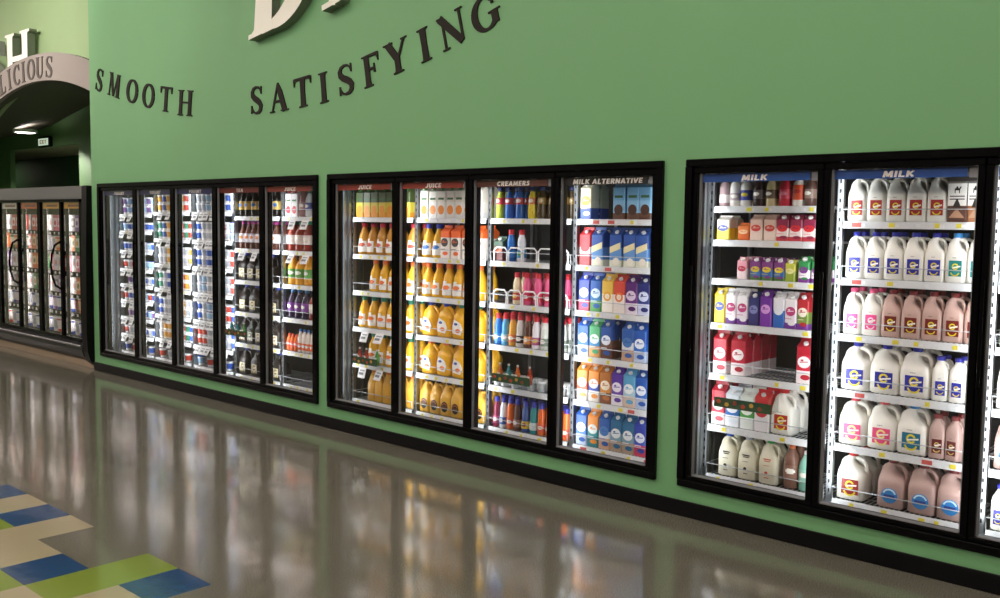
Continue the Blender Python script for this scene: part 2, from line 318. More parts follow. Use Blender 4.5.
ordn = ['first', 'second', 'third', 'fourth', 'fifth', 'sixth', 'seventh', 'eighth', 'ninth', 'tenth', 'eleventh', 'twelfth', 'thirteenth', 'fourteenth', 'fifteenth']
def slope(x): return math.atan((x + 7.3) / 9.3)
for w, L in (('SMOOTH', [(-10.114, 3.143, .9), (-9.778, 3.06, 1.), (-9.389, 2.965, 1.), (-9.056, 2.893, 1.), (-8.711, 2.831, 1.05), (-8.35, 2.77, 1.)]),
             ('SATISFYING', [(-7.166, 2.706, 1.05), (-6.84, 2.706, 1.1), (-6.5, 2.719, 1.12), (-6.225, 2.732, 1.1), (-5.947, 2.77, 1.1), (-5.635, 2.815, 1.05), (-5.346, 2.881, 1.1), (-5.058, 2.933, 1.1), (-4.782, 3.005, 1.1), (-4.463, 3.071, 1.05)])):
    for i, (x, z, wf) in enumerate(L):
        c = w[i]
        letter('wall_letter', c, x, z, .238, slope(x), -.010, .010, M_INK, 'dark serif letter %s, %s letter of the word %s' % (c, ordn[i], w), 'letters of the word ' + w, wf, T=.23, t=.075)
letter('sign_letter', 'D', -6.67, 3.715, .86, math.radians(9), -.085, .085, M_CREAM, 'large raised cream letter D above the word SATISFYING', 'large raised letters over the coolers', 1.04, T=.29, t=.09, shear=.24, side=M_SIDE)
letter('sign_letter', 'A', -5.74, 3.875, .95, math.radians(12), -.085, .085, M_CREAM, 'large raised cream letter A cut off by the top edge', 'large raised letters over the coolers', 1.0, T=.24, t=.09, shear=.1, side=M_SIDE)
letter('arch_sign_letter', 'H', -13.82, 3.825, .73, 0, .585, .1, mat('#f2efe4', .4), 'large raised cream letter H above the grey arch', 'large raised letters above the arch', 1., T=.26, t=.1, side=M_SIDE)
letter('arch_sign_letter', 'S', -14.72, 3.80, .74, .05, .585, .1, mat('#8c9087', .5), 'large raised letter S cut off by the left edge', 'large raised letters above the arch', 1., T=.26, t=.1)
for c, x, wf in (('E', -14.72, .95), ('L', -14.13, 1.), ('I', -13.875, 1), ('C', -13.62, .95), ('I', -13.40, 1), ('O', -13.15, .95), ('U', -12.87, .95), ('S', -12.59, 1.1)):
    if c == 'E': continue
    a = math.atan2(-(x - AX), arc(x, AR + .17) - AZ); z = arc(x, AR + .165)
    n = {'L': 'third', 'C': 'fifth', 'O': 'seventh', 'U': 'eighth', 'S': 'ninth'}.get(c, 'fourth' if x < -13.6 else 'sixth')
    letter('arch_letter', c, x, z, .27, a, .492, .008, mat('#3d342d', .5), 'dark serif letter %s, %s letter of the word on the grey arch' % (c, {'third': 'first visible', 'fourth': 'second visible', 'fifth': 'third visible', 'sixth': 'fourth visible', 'seventh': 'fifth visible', 'eighth': 'sixth visible', 'ninth': 'last'}[n]), 'letters on the grey arch', wf * .95, T=.25, t=.08)
# ------------------------------------------------------------------ sans sign text (built-in face) turned into mesh
def sans(c):
    B = .25
    G = {'I': ([[(.16, 0), (.16, 1)]], .32), 'L': ([[(.16, 0), (.16, 1)], [(.1, .11), (.62, .11)]], .64), 'T': ([[(.36, 0), (.36, 1)], [(0, .89), (.72, .89)]], .72),
         'E': ([[(.16, 0), (.16, 1)], [(.1, .11), (.62, .11)], [(.1, .5), (.57, .5)], [(.1, .89), (.62, .89)]], .66),
         'M': ([[(.14, 0), (.2, 1)], [(.22, .95), (.5, .12)], [(.5, .12), (.78, .95)], [(.8, 1), (.86, 0)]], 1.0), 'N': ([[(.14, 0), (.14, 1)], [(.16, .92), (.64, .08)], [(.66, 0), (.66, 1)]], .8),
         'K': ([[(.16, 0), (.16, 1)], [(.26, .46), (.66, .98)], [(.3, .56), (.7, .02)]], .76), 'A': ([[(.1, 0), (.42, .98)], [(.42, .98), (.74, 0)], [(.22, .28), (.62, .28)]], .84),
         'V': ([[(.1, 1), (.4, .04)], [(.4, .04), (.7, 1)]], .8), 'Y': ([[(.1, 1), (.4, .46)], [(.7, 1), (.4, .46)], [(.4, .5), (.4, 0)]], .8),
         'R': ([[(.16, 0), (.16, 1)], arcp(.34, .68, .23, .21, -90, 90, 8), [(.16, .89), (.34, .89)], [(.16, .47), (.34, .47)], [(.34, .46), (.66, 0)]], .74),
         'O': ([arcp(.46, .5, .34, .39, 0, 360, 18)], .92), 'C': ([arcp(.46, .5, .34, .39, 50, 310, 14)], .76), 'G': ([arcp(.46, .5, .34, .39, 50, 330, 14), [(.5, .42), (.86, .42)]], .9),
         'U': ([[(.16, .4), (.16, 1)], arcp(.4, .38, .24, .27, 180, 360, 10), [(.64, .4), (.64, 1)]], .8), 'J': ([arcp(.22, .3, .2, .2, 200, 360, 8), [(.42, .28), (.42, 1)]], .6),
         'S': ([[(.56, .8), (.4, .9), (.24, .87), (.17, .74), (.25, .6), (.42, .5), (.52, .38), (.5, .2), (.36, .1), (.2, .11), (.08, .22)]], .68),
         'X': ([[(.1, 1), (.62, 0)], [(.62, 1), (.1, 0)]], .72), ' ': ([], .36)}
    return G[c][0], G[c][1], B
def text_into(mb, s, cx, y, cz, h, m, shear=.12, wmax=None):
    tot = sum(sans(c)[1] + .08 for c in s) - .08; sx = wmax / tot if wmax else h; pen = 0; tmp = MB(); q = 0
    for c in s:
        P_, w, B = sans(c)
        for pts in P_:
            stroke(tmp, [(x + pen, z) for x, z in pts], [B * (.85 if abs(pts[0][1] - pts[-1][1]) < .05 and len(pts) == 2 else 1)] * len(pts), -.0002 * (q % 4), .0004, m); q += 1
        pen += w + .08
    mb.add([((x - tot / 2 + shear * (z - .5)) * sx + cx, y + yy, (z - .5) * h + cz) for x, yy, z in tmp.v], tmp.f, m)
# ------------------------------------------------------------------ reach-in coolers
DOORN = ['first yogurt door', 'second yogurt door', 'third yogurt door', 'tea door', 'far juice door', 'left middle juice door', 'right middle juice door', 'creamer door', 'milk alternative door', 'left milk door', 'right milk door', 'door cut at right']
SIGNS = [('YOGURT', '#221f66', .9), ('YOGURT', '#221f66', .9), ('YOGURT', '#221f66', .9), ('TEA', '#7c2a20', .9), ('JUICE', '#8a3520', .9), ('JUICE', '#973018', .9), ('JUICE', '#973018', .9), ('CREAMERS', '#5e3020', .9), ('MILK ALTERNATIVE', '#191a17', .9), ('MILK', '#0f4fa0', .9), ('MILK', '#0f4fa0', .9), ('MILK', '#0f4fa0', .9)]
TEXTW = {'YOGURT': .22, 'TEA': .11, 'JUICE': .16, 'CREAMERS': .29, 'MILK ALTERNATIVE': .52, 'MILK': .15}
DOORX = [x + E + i * P for x, n in COOL for i in range(n)]
ORG = DOORX[:]
DEPTH = .75
SHW = .712
def shelf_mesh():
    mb = MB()
    mb.box(0, SHW, 0, .006, -.004, .0, M_WIRE); mb.box(0, SHW, .50, .506, -.008, -.002, M_WIRE)
    for i in range(28): x = .01 + (SHW - .02) * i / 27; mb.box(x - .002, x + .002, .003, .503, -.0045, -.001, M_WIRE)
    for y in (.12, .25, .38): mb.box(0, SHW, y, y + .005, -.009, -.0045, M_WIRE)
    # channel for the price lip
    vs = [(0, -.012, -.037), (SHW, -.012, -.037), (SHW, -.004, .0), (0, -.004, .0), (0, -.004, -.037), (SHW, -.004, -.037), (SHW, .0, .0), (0, .0, .0)]
    mb.add(vs, [(0, 1, 2, 3), (7, 6, 5, 4), (3, 2, 6, 7), (0, 4, 5, 1), (0, 3, 7, 4), (1, 5, 6, 2)], M_LIP)
    return mb.mesh('shelf')
ME_SHELF = shelf_mesh()
mb = MB(); mb.tube([(0, 0, 0), (0, -.006, .062), (SHW, -.006, .062), (SHW, 0, 0)], .0028, M_WIRE); mb.tube([(0, -.006, .062), (0, .3, .062)], .0025, M_WIRE); mb.tube([(SHW, -.006, .062), (SHW, .3, .062)], .0025, M_WIRE)
ME_WIRE = mb.mesh('guard_wire')
def tagm(h, w=.03):
    mb = MB(); mb.box(0, w, -.0025, 0, 0, .022, mat(h, .5)); mb.box(w + .001, w + .022, -.0025, 0, .001, .018, mat('#d8dadb', .5)); return mb.mesh('price_tag')
ME_TAGS = [tagm('#d9cc3a'), tagm('#cfd3d4', .035), tagm('#d9cc3a', .022)]
ME_TAGR = tagm('#c2554e', .05)
def cardm():
    mb = MB(); mb.box(-.045, .045, -.0012, .0, -.085, 0, M_WHITE); mb.box(-.03, .03, -.0022, -.0012, -.03, -.018, mat('#9aa0a6')); mb.box(-.035, .02, -.0022, -.0012, -.06, -.04, mat('#777d84')); return mb.mesh('price_card')
ME_CARD = cardm()
mb = MB()
for i in range(5):
    x = .02 + i * .135
    mb.tube([(x, .0, .0), (x, .0, .075), (x + .02, .0, .095), (x + .1, .0, .095), (x + .12, .0, .075), (x + .12, .0, .0)], .006, M_WHITE, 5)
ME_DIV = mb.mesh('shelf_divider')
rt = random.Random(3)
ci = 0
for un, (X0, n) in enumerate(COOL):
    X1 = X0 + 2 * E + n * P
    lab = ['black framed cooler with five glass doors of yogurt, tea and juice', 'black framed cooler with four glass doors of juice and creamers', 'black framed milk cooler cut off by the right edge'][un]
    R = tag(empty('reach_in_cooler', (X0, 0, 0)), lab, 'cooler', 'reach-in coolers set in the green wall')
    mb = MB(); W = X1 - X0
    mb.box(0, W, -.024, .06, ZT - .042, ZT, M_BLACK, .004); mb.box(0, W, -.024, .06, ZB, ZB + .042, M_BLACK, .004)
    mb.box(0, .042, -.024, .06, ZB + .042, ZT - .042, M_BLACK); mb.box(W - .042, W, -.024, .06, ZB + .042, ZT - .042, M_BLACK)
    for i in range(1, n): mb.box(E + i * P - .02, E + i * P + .02, .037, .06, ZB + .042, ZT - .042, M_BLACK)
    mb.obj('frame', R)
    mb = MB()     # insulated liner: sides, floor, roof, dark back
    mb.box(.018, .038, .06, DEPTH, ZB + .02, ZT - .02, M_LINERL); mb.box(W - .038, W - .018, .06, DEPTH, ZB + .02, ZT - .02, M_LINERL)
    mb.box(.018, W - .018, .06, DEPTH, ZB + .016, ZB + .03, M_LINER); mb.box(.018, W - .018, .06, DEPTH, ZT - .03, ZT - .016, M_BLACK2)
    mb.box(.018, W - .018, DEPTH, DEPTH + .02, ZB + .016, ZT - .016, mat('#222527', .6))
    for y in (.12, .17, .3): mb.box(.038, .046, y, y + .02, ZB + .03, ZT - .03, M_ALU); mb.box(W - .046, W - .038, y, y + .02, ZB + .03, ZT - .03, M_ALU)
    mb.obj('liner', R)
    for i in range(n + 1):
        x = E + i * P
        mb = MB(); w = .03
        mb.box(x - .015, x + .015, .205, .235, ZB + .03, ZT - .03, M_ALU)
        for k in range(34): z = ZB + .08 + k * .05; mb.box(x - .004, x + .004, .2042, .205, z, z + .02, M_BLACK2)
        mb.box(x - .013, x + .013, .66, .69, ZB + .03, ZT - .03, M_ALU)
        mb.obj('shelf_upright', R)
        # lamp housing behind the mullion
        mb = MB(); mb.box(x - .018, x + .018, .061, .094, ZB + .06, ZT - .07, M_BLACK2)
        lh = mb.obj('lamp_housing', R)
        mb = MB(); mb.box(x - .014, x + .014, .0945, .097, ZB + .09, ZT - .10, emis('#f4f8ff', 3)); mb.obj('lamp_diffuser', lh)
        for sgn in (-1, 1):
            if (i == 0 and sgn < 0) or (i == n and sgn > 0): continue
            ld = bpy.data.lights.new('cooler_lamp', 'AREA'); ld.shape = 'RECTANGLE'; ld.size = .03; ld.size_y = 1.7; ld.energy = LAMP_W; ld.color = (.93, .97, 1.)
            lo = bpy.data.objects.new('cooler_lamp', ld); COL.objects.link(lo)
            d = Vector((sgn * .30, .954, 0)).normalized(); lo.parent = R
            lo.matrix_local = Matrix.Translation((x + sgn * .02, .100, 1.11)) @ Matrix((( -d.y, 0, -d.x, 0), (d.x, 0, -d.y, 0), (0, 1, 0, 0), (0, 0, 0, 1))) 
    for i in range(n):
        x = E + i * P; D = MB(); a, b = x + .003, x + P - .003; r = .030
        y0, y1 = -.010, .035
        D.box(a, b, y0, y1, ZT - .080, ZT - .044, M_BLACK, .004); D.box(a, b, y0, y1, ZB + .044, GB, M_BLACK, .004)
        D.box(a, a + r, y0, y1, GB, ZT - .080, M_BLACK); D.box(b - r, b, y0, y1, GB, ZT - .080, M_BLACK)
        for q in ((a + r, a + r + .010), (b - r - .010, b - r)): D.box(q[0], q[1], .010, .026, GB, ZT - .080, M_TRIM)
        D.box(a + r + .01, b - r - .01, -.004, .026, GB, GB + .006, M_TRIM)
        do = D.obj('door', R)
        G = MB(); G.box(a + r + .010, b - r - .010, .014, .020, GB + .006, ZT - .080, M_GLASS); G.obj('glass_pane', do)
        H = MB(); H.box(a + .008, a + .024, -.040, -.027, .95, 1.45, M_BLACK, .003); H.box(a + .01, a + .022, -.028, -.010, .97, .99, M_BLACK); H.box(a + .01, a + .022, -.028, -.010, 1.41, 1.43, M_BLACK); H.obj('door_handle', do)
        s, col, _ = SIGNS[ci]; S = MB(); sx0, sx1 = a + r + .012, b - r - .055
        S.box(sx0, sx1, .0225, .0245, GT - .046, GT - .001, mat(col, .5)); text_into(S, s, (sx0 + sx1) / 2 + (.02 if un < 2 else 0),   .0218, GT - .0255, .031, mat('#fbfaf4', .5), wmax=TEXTW[s]); S.box(sx1 + .008, sx1 + .04, .0225, .0245, GT - .05, GT - .005, mat('#8f9296', .5))
        S.obj('header_sign', do)
        zs = Z9 if ci == 9 else (ZY0 if ci == 0 else (ZY if ci < 3 else ZS))
        for si, z in enumerate(zs):
            sh = link('shelf', ME_SHELF, R, (x + .025, .20, z))
            if ci >= 3 and not (si == 0 and ci in (3, 5, 6, 7, 8, 9)) and not (ci == 9 and si < 4): link('guard_wire', ME_WIRE, sh, (0, 0, 0))
            nt_ = rt.choice((4, 5, 6)) if ci >= 3 else 3
            for k in range(nt_):
                me = ME_TAGR if (ci in (8, 10) and rt.random() < .22) else rt.choice(ME_TAGS)
                link('price_tag', me, sh, (.03 + (SHW - .08) * (k + rt.uniform(.1, .7)) / nt_, -.0085 - .0005, -.030))
            if ci in (0, 1, 2) or (ci, si) in ((3, 1), (4, 0), (4, 1), (5, 3), (5, 4)):
                m_ = {0: 4, 1: 3, 2: 6}.get(ci, 3)
                for k in range(m_):
                    c = link('price_card', ME_CARD, sh, (.06 + (SHW - .12) * (k + .5) / m_ + rt.uniform(-.02, .02), -.018, -.002 if ci < 3 else -.03))
                    c.rotation_euler = (math.radians(-rt.uniform(14, 30)), 0, rt.uniform(-.1, .1))
            if ci == 7 and si in (1, 2): link('shelf_divider', ME_DIV, sh, (0.005, .0035, 0))
        ci += 1
# ------------------------------------------------------------------ products
def sup(cx, cy, z, rx, ry, n, N=16):
    out = []
    for k in range(N):
        a = 2 * math.pi * (k + .5) / N; c, s = math.cos(a), math.sin(a)
        out.append((cx + rx * math.copysign(abs(c) ** (2 / n), c), cy + ry * math.copysign(abs(s) ** (2 / n), s), z))
    return out
def ellipse(mb, cx, cz, rx, rz, y, m, n=14, t=.0012):
    mb.prism([(cx + rx * math.cos(2 * math.pi * k / n), cz + rz * math.sin(2 * math.pi * k / n)) for k in range(n)], y - t, y, m)
def ringp(mb, cx, cz, r1, r2, y, m, n=12, a0=0, a1=360, t=.0008):
    for k in range(n):
        a = math.radians(a0 + (a1 - a0) * k / n); b = math.radians(a0 + (a1 - a0) * (k + 1) / n)
        mb.prism([(cx + r1 * math.cos(a), cz + r1 * math.sin(a)), (cx + r2 * math.cos(a), cz + r2 * math.sin(a)), (cx + r2 * math.cos(b), cz + r2 * math.sin(b)), (cx + r1 * math.cos(b), cz + r1 * math.sin(b))], y - t, y, m)
def jug(W, H, D, body, cap, lab, style='rect', accent='#e0cf2e', slim=False):
    B = MB(); m = mat(body, .32)
    if slim:
        sec = [(0, 0, .44, 5), (.03, 0, .5, 5), (.62, 0, .5, 5), (.72, -.01, .45, 4), (.82, -.03, .3, 2.6), (.9, -.03, .2, 2.2), (.94, -.03, .18, 2)]
    else:
        sec = [(0, 0, .44, 5), (.03, 0, .5, 6), (.5, 0, .5, 6), (.58, -.01, .485, 5), (.64, -.07, .42, 4), (.71, -.17, .31, 3), (.79, -.21, .25, 2.6), (.86, -.17, .20, 2.4), (.90, -.09, .16, 2.2), (.93, -.06, .13, 2)]
    B.loft([sup(cx * W, 0, z * H, r * W, (r if z < .65 else r * (1.05 if slim else .95 + .25 * (z - .65))) * D, n) for z, cx, r, n in sec], m)
    if not slim:
        B.tube([(-.06 * W, 0, .87 * H), (.14 * W, 0, .872 * H), (.29 * W, 0, .84 * H), (.39 * W, 0, .76 * H), (.42 * W, 0, .65 * H), (.41 * W, 0, .52 * H)], [.085 * W, .085 * W, .08 * W, .078 * W, .078 * W, .085 * W], m, 8)
    else:
        B.tube([(.1 * W, 0, .88 * H), (.3 * W, 0, .84 * H), (.42 * W, 0, .74 * H), (.42 * W, 0, .62 * H)], .09 * W, m, 7)
    C = MB(); cx = (-.03 if slim else -.06) * W; r = .024 if W > .12 else .020
    C.lathe([(r, .91 * H), (r, .99 * H), (r * .85, H)], mat(cap, .4), 12, cx)
    L = MB(); y = -D / 2
    ml = mat(lab, .4); ma = mat(accent, .4); mw = mat('#f3f1e6', .4)
    if style == 'rect':
        w, h, z0 = .6 * W, .32 * H, .13 * H; x0 = -.32 * W + .04 * W
        L.box(x0, x0 + w, y - .0015, y + .0005, z0, z0 + h, ml)
        cx2, cz = x0 + w * .5, z0 + h * .62
        ringp(L, cx2, cz, w * .16, w * .27, y - .0015, ma, 12, 20, 330); ringp(L, cx2, z0 + h * .3, w * .28, w * .38, y - .0015, ma, 8, 195, 345)
        L.prism([(x0 + w * .3, cz - h * .13), (x0 + w * .92, cz - h * .02), (x0 + w * .92, cz + h * .08), (x0 + w * .3, cz - h * .03)], y - .0035, y - .0025, mw)
        for k in range(3): L.box(-.12 * W + .03 * W * k * 2, -.08 * W + .06 * W * k, y - .001, y + .0006, .5 * H, .512 * H, mat('#5a5a5a'))
    elif style == 'round':
        ellipse(L, 0, .27 * H, .3 * W, .2 * H * .8, y, ml, t=.002); ringp(L, 0, .27 * H, .2 * W, .26 * W, y - .002, ma, 10, 20, 160); L.box(-.2 * W, .2 * W, y - .0032, y - .002, .24 * H, .29 * H, mat('#24408a' if lab != '#1b1c1e' else '#6b3a20'))
    elif style == 'print':
        L.box(-.2 * W, .2 * W, y - .0012, y + .0004, .56 * H, .585 * H, ml); L.box(-.16 * W, .16 * W, y - .0012, y + .0004, .52 * H, .54 * H, ml); L.box(-.2 * W, .12 * W, y - .0012, y + .0004, .42 * H, .43 * H, ml)
        ellipse(L, -.05 * W, .26 * H, .09 * W, .035 * H, y, ml); L.box(-.14 * W, .1 * W, y - .0012, y + .0004, .14 * H, .155 * H, ml)
    return [('', B), ('cap', C), ('label', L)]
def bottle(R_, H, prof, body, cap, lab, band=(.25, .55), capR=.017, accent='#f3f1e6', rough=.2, capH=.1, patch=False):
    B = MB(); B.lathe([(r * R_, z * H) for r, z in prof], mat(body, rough), 16)
    C = MB(); C.lathe([(capR, (1 - capH) * H), (capR, .985 * H), (capR * .85, H)], mat(cap, .4), 12)
    L = MB(); 
    def rad(z):
        for (a, za), (b, zb) in zip(prof, prof[1:]):
            if za <= z <= zb and zb > za: return (a + (b - a) * (z - za) / (zb - za)) * R_
        return R_
    zs_ = [band[0] + (band[1] - band[0]) * k / 6 for k in range(7)]
    if patch:      # die-cut label on the front only
        pv = []; pf = []
        for k in range(11):
            a = math.radians(-150 + 112 * k / 10)
            for j, z in enumerate(zs_): q = rad(z) + .001; pv.append((q * math.cos(a), q * math.sin(a), z * H))
        for k in range(10):
            for j in range(6):
                if j == 5 and k > 5: continue
                i0 = k * 7 + j; pf.append((i0, i0 + 7, i0 + 8, i0 + 1))
        L.add(pv, pf, mat(lab, .4), True)
    else: L.lathe([(rad(z) + .0008, z * H) for z in zs_], mat(lab, .4), 16, cap=False)
    zm = (band[0] * .45 + band[1] * .55); rr = rad(zm) + .0012
    vs = []; n = 6      # emblem patch wrapped on the front
    for k in range(n + 1):
        a = math.radians(-125 + 70 * k / n)
        for z in (zm - .06, zm - .03, zm + .03, zm + .06):
            q = rad(z) + .002; vs.append((q * math.cos(a), q * math.sin(a), z * H))
    fs = []
    for k in range(n):
        for j in range(3):
            if (k in (0, n - 1)) and j != 1: continue
            a = k * 4 + j; fs.append((a, a + 4, a + 5, a + 1))
    L.add(vs, fs, mat(accent, .4), True)
    return [('', B), ('cap', C), ('label', L)]
P_CARAFE = [(.9, 0), (1, .03), (1, .26), (.9, .38), (.84, .48), (.84, .58), (.7, .68), (.48, .78), (.37, .85), (.35, .9)]
P_JUICE = [(.9, 0), (1, .03), (.97, .3), (1, .5), (.97, .62), (.75, .74), (.42, .84), (.36, .92)]
P_CREAM = [(.9, 0), (1, .03), (1, .3), (.86, .45), (.9, .58), (.82, .7), (.58, .8), (.55, .86)]
P_ROUND = [(.85, 0), (1, .03), (1, .6), (.85, .74), (.5, .86), (.42, .92)]
P_TEA = [(.9, 0), (1, .03), (1, .52), (.7, .68), (.42, .82), (.36, .92)]
def handled(W, H, body, cap, lab, accent):     # wide grip-neck juice bottle
    B = MB(); m = mat(body, .25)
    sec = [(0, .44, 3), (.03, .5, 4), (.2, .5, 4), (.32, .44, 3), (.42, .46, 3), (.55, .5, 3), (.66, .46, 3), (.75, .36, 2.6), (.84, .24, 2.2), (.92, .17, 2)]
    B.loft([sup((-.06 * W if z > .7 else 0), 0, z * H, r * W, r * W * .8, n) for z, r, n in sec], m)
    B.tube([(.05 * W, 0, .86 * H), (.25 * W, 0, .83 * H), (.4 * W, 0, .72 * H), (.45 * W, 0, .6 * H)], .085 * W, m, 8)
    C = MB(); C.lathe([(.026, .90 * H), (.026, .985 * H), (.022, H)], mat(cap, .4), 12, -.06 * W)
    L = MB(); y = -.36 * W
    L.prism([(-.34 * W, .16 * H), (.2 * W, .12 * H), (.3 * W, .3 * H), (.12 * W, .48 * H), (-.25 * W, .56 * H), (-.36 * W, .36 * H)], -.415 * W, -.36 * W, mat(lab, .4))
    ellipse(L, .02 * W, .24 * H, .16 * W, .06 * H, -.415 * W, mat(accent, .4)); ellipse(L, -.12 * W, .43 * H, .12 * W, .04 * H, -.415 * W, mat('#2c4a9a', .4))
    return [('', B), ('cap', C), ('label', L)]
def carton(W, H, D, top, body, emb, foot=None, cap='#eceeee', split=.6, shape='ell', capped=True):
    B = MB(); h1 = .8 * H; w = W / 2; d = D / 2; zs_ = split * h1
    mt, mb_ = mat(top, .4), mat(body, .4); mf = mat(foot, .4) if foot else mb_
    z1 = (.36 if foot and shape == 'ell' and H > .22 else .2) * h1
    def ring(z, c=.006): return [(-w + c, -d, z), (w - c, -d, z), (w, -d + c, z), (w, d - c, z), (w - c, d, z), (-w + c, d, z), (-w, d - c, z), (-w, -d + c, z)]
    for za, zb, mm in ((0, z1, mf), (z1, zs_, mb_), (zs_, h1, mt)): B.loft([ring(za), ring(zb)], mm, False)
    zr = .93 * H
    vs = [(-w, -d, h1), (w, -d, h1), (w, d, h1), (-w, d, h1), (-w + .004, 0, zr), (w - .004, 0, zr)]
    B.add(vs, [(0, 1, 5, 4), (2, 3, 4, 5), (1, 2, 5), (3, 0, 4)], mt)
    B.box(-w + .003, w - .003, -.002, .002, zr - .003, H, mt)
    L = MB(); cz = h1 * .52; me = mat(emb, .4)
    if shape == 'ell':
        ellipse(L, 0, cz + .06 * H, .40 * W, .13 * H, -d, me, t=.0012); L.prism([(-.26 * W, cz + .045 * H), (.26 * W, cz + .065 * H), (.26 * W, cz + .085 * H), (-.26 * W, cz + .065 * H)], -d - .0020, -d - .0012, mt); ellipse(L, -.12 * W, cz + .1 * H, .1 * W, .022 * H, -d - .0012, mt, t=.0006)
        if foot: ellipse(L, .1 * W, .18 * h1, .3 * W, .06 * H, -d, mt); L.box(-.42 * W, .1 * W, -d - .0012, -d, .33 * h1, .35 * h1, me)
    elif shape == 'blob': ellipse(L, 0, h1 * .3, .36 * W, .14 * H, -d, me); L.box(-.33 * W, .33 * W, -d - .0012, -d, h1 * .68, h1 * .76, mat('#3d6b3a'))
    elif shape == 'ring': ringp(L, 0, cz, .2 * W, .34 * W, -d, me, 16); ellipse(L, 0, cz, .14 * W, .14 * W, -d, mat('#e9dfc0'))
    elif shape == 'bar': L.prism([(-.45 * W, cz - .02), (.45 * W, cz + .01), (.45 * W, cz + .05), (-.45 * W, cz + .02)], -d - .0012, -d, me); ellipse(L, .1 * W, .16 * h1, .28 * W, .1 * H, -d, mat('#efe9da'))
    elif shape == 'camel':
        L.box(-.48 * W, .48 * W, -d - .0012, -d, .4 * h1, .95 * h1, mat('#e8e5de')); z = .78 * h1
        L.box(-.14 * W, .12 * W, -d - .002, -d - .0012, z, z + .01, me); ellipse(L, -.02 * W, z + .012, .05 * W, .008, -d - .0012, me)
        for q in (-.12, .1): L.box(q * W - .002, q * W + .002, -d - .002, -d - .0012, z - .014, z, me)
        L.prism([(.1 * W, z), (.2 * W, z + .016), (.16 * W, z + .02), (.07 * W, z + .008)], -d - .002, -d - .0012, me)
        for k in (0, 1): L.box(-.38 * W, .38 * W, -d - .002, -d - .0012, .62 * h1 - .014 * k, .65 * h1 - .014 * k, mat('#55504a'))
        L.prism([(-.22 * W, .36 * h1), (.22 * W, .36 * h1), (.04 * W, .56 * h1), (-.04 * W, .56 * h1)], -d - .0024, -d - .0012, me); L.prism([(-.4 * W, .02), (.4 * W, .02), (.05 * W, .3 * h1), (-.1 * W, .28 * h1)], -d - .0012, -d, mat('#b98f72'))
    out = [('', B), ('label', L)]
    if capped:
        C = MB(); n = 10; a = math.atan2(zr - h1, d); c0 = Vector((0, -d * .5, (h1 + zr) / 2)); nn = Vector((0, -math.sin(a), math.cos(a))); u = Vector((1, 0, 0)); v = nn.cross(u)
        C.loft([[tuple(c0 + nn * q + (u * math.cos(2 * math.pi * k / n) + v * math.sin(2 * math.pi * k / n)) * .0135) for k in range(n)] for q in (-.002, .011)], mat(cap, .4))
        out.append(('cap', C))
    return out
def cup(R_, H, body, lid, band):
    B = MB(); B.lathe([(R_ * .74, 0), (R_ * .78, .2 * H)], mat(body, .4), 12); 
    B.lathe([(R_ * .78, .2 * H), (R_ * .95, .8 * H)], mat(band, .4), 12, cap=False); B.lathe([(R_ * .95, .8 * H), (R_, .92 * H)], mat(body, .4), 12, cap=False)
    B.lathe([(R_ * 1.04, .92 * H), (R_ * 1.04, .985 * H), (R_ * .98, H)], mat(lid, .4), 12)
    return [('', B)]
def tub(R_, H, body, lid, band):
    r = cup(R_, H, body, lid, band); return r
WH = '#eceae0'
def JH(cap, lab, look, body=WH, acc='#e0cf2e', style='rect', H=.242): return ('milk_jug', .098, lambda: jug(.098, H, .098, body, cap, lab, style, acc), look, 'jug', .10)
def JG(cap, lab, look, body=WH, acc='#e0cf2e', style='rect', W=.15): return ('milk_jug', W, lambda: jug(W, .25, W, body, cap, lab, style, acc), look, 'jug', W)
def CT(top, body, emb, look, foot=None, W=.09, H=.245, D=.09, **k): return ('carton', W, lambda: carton(W, H, D, top, body, emb, foot, **k), look, 'carton', D)
def BT_(R_, H, prof, body, cap, lab, look, name='bottle', **k): return (name, 2 * R_, lambda: bottle(R_, H, prof, body, cap, lab, **k), look, 'bottle', 2 * R_)
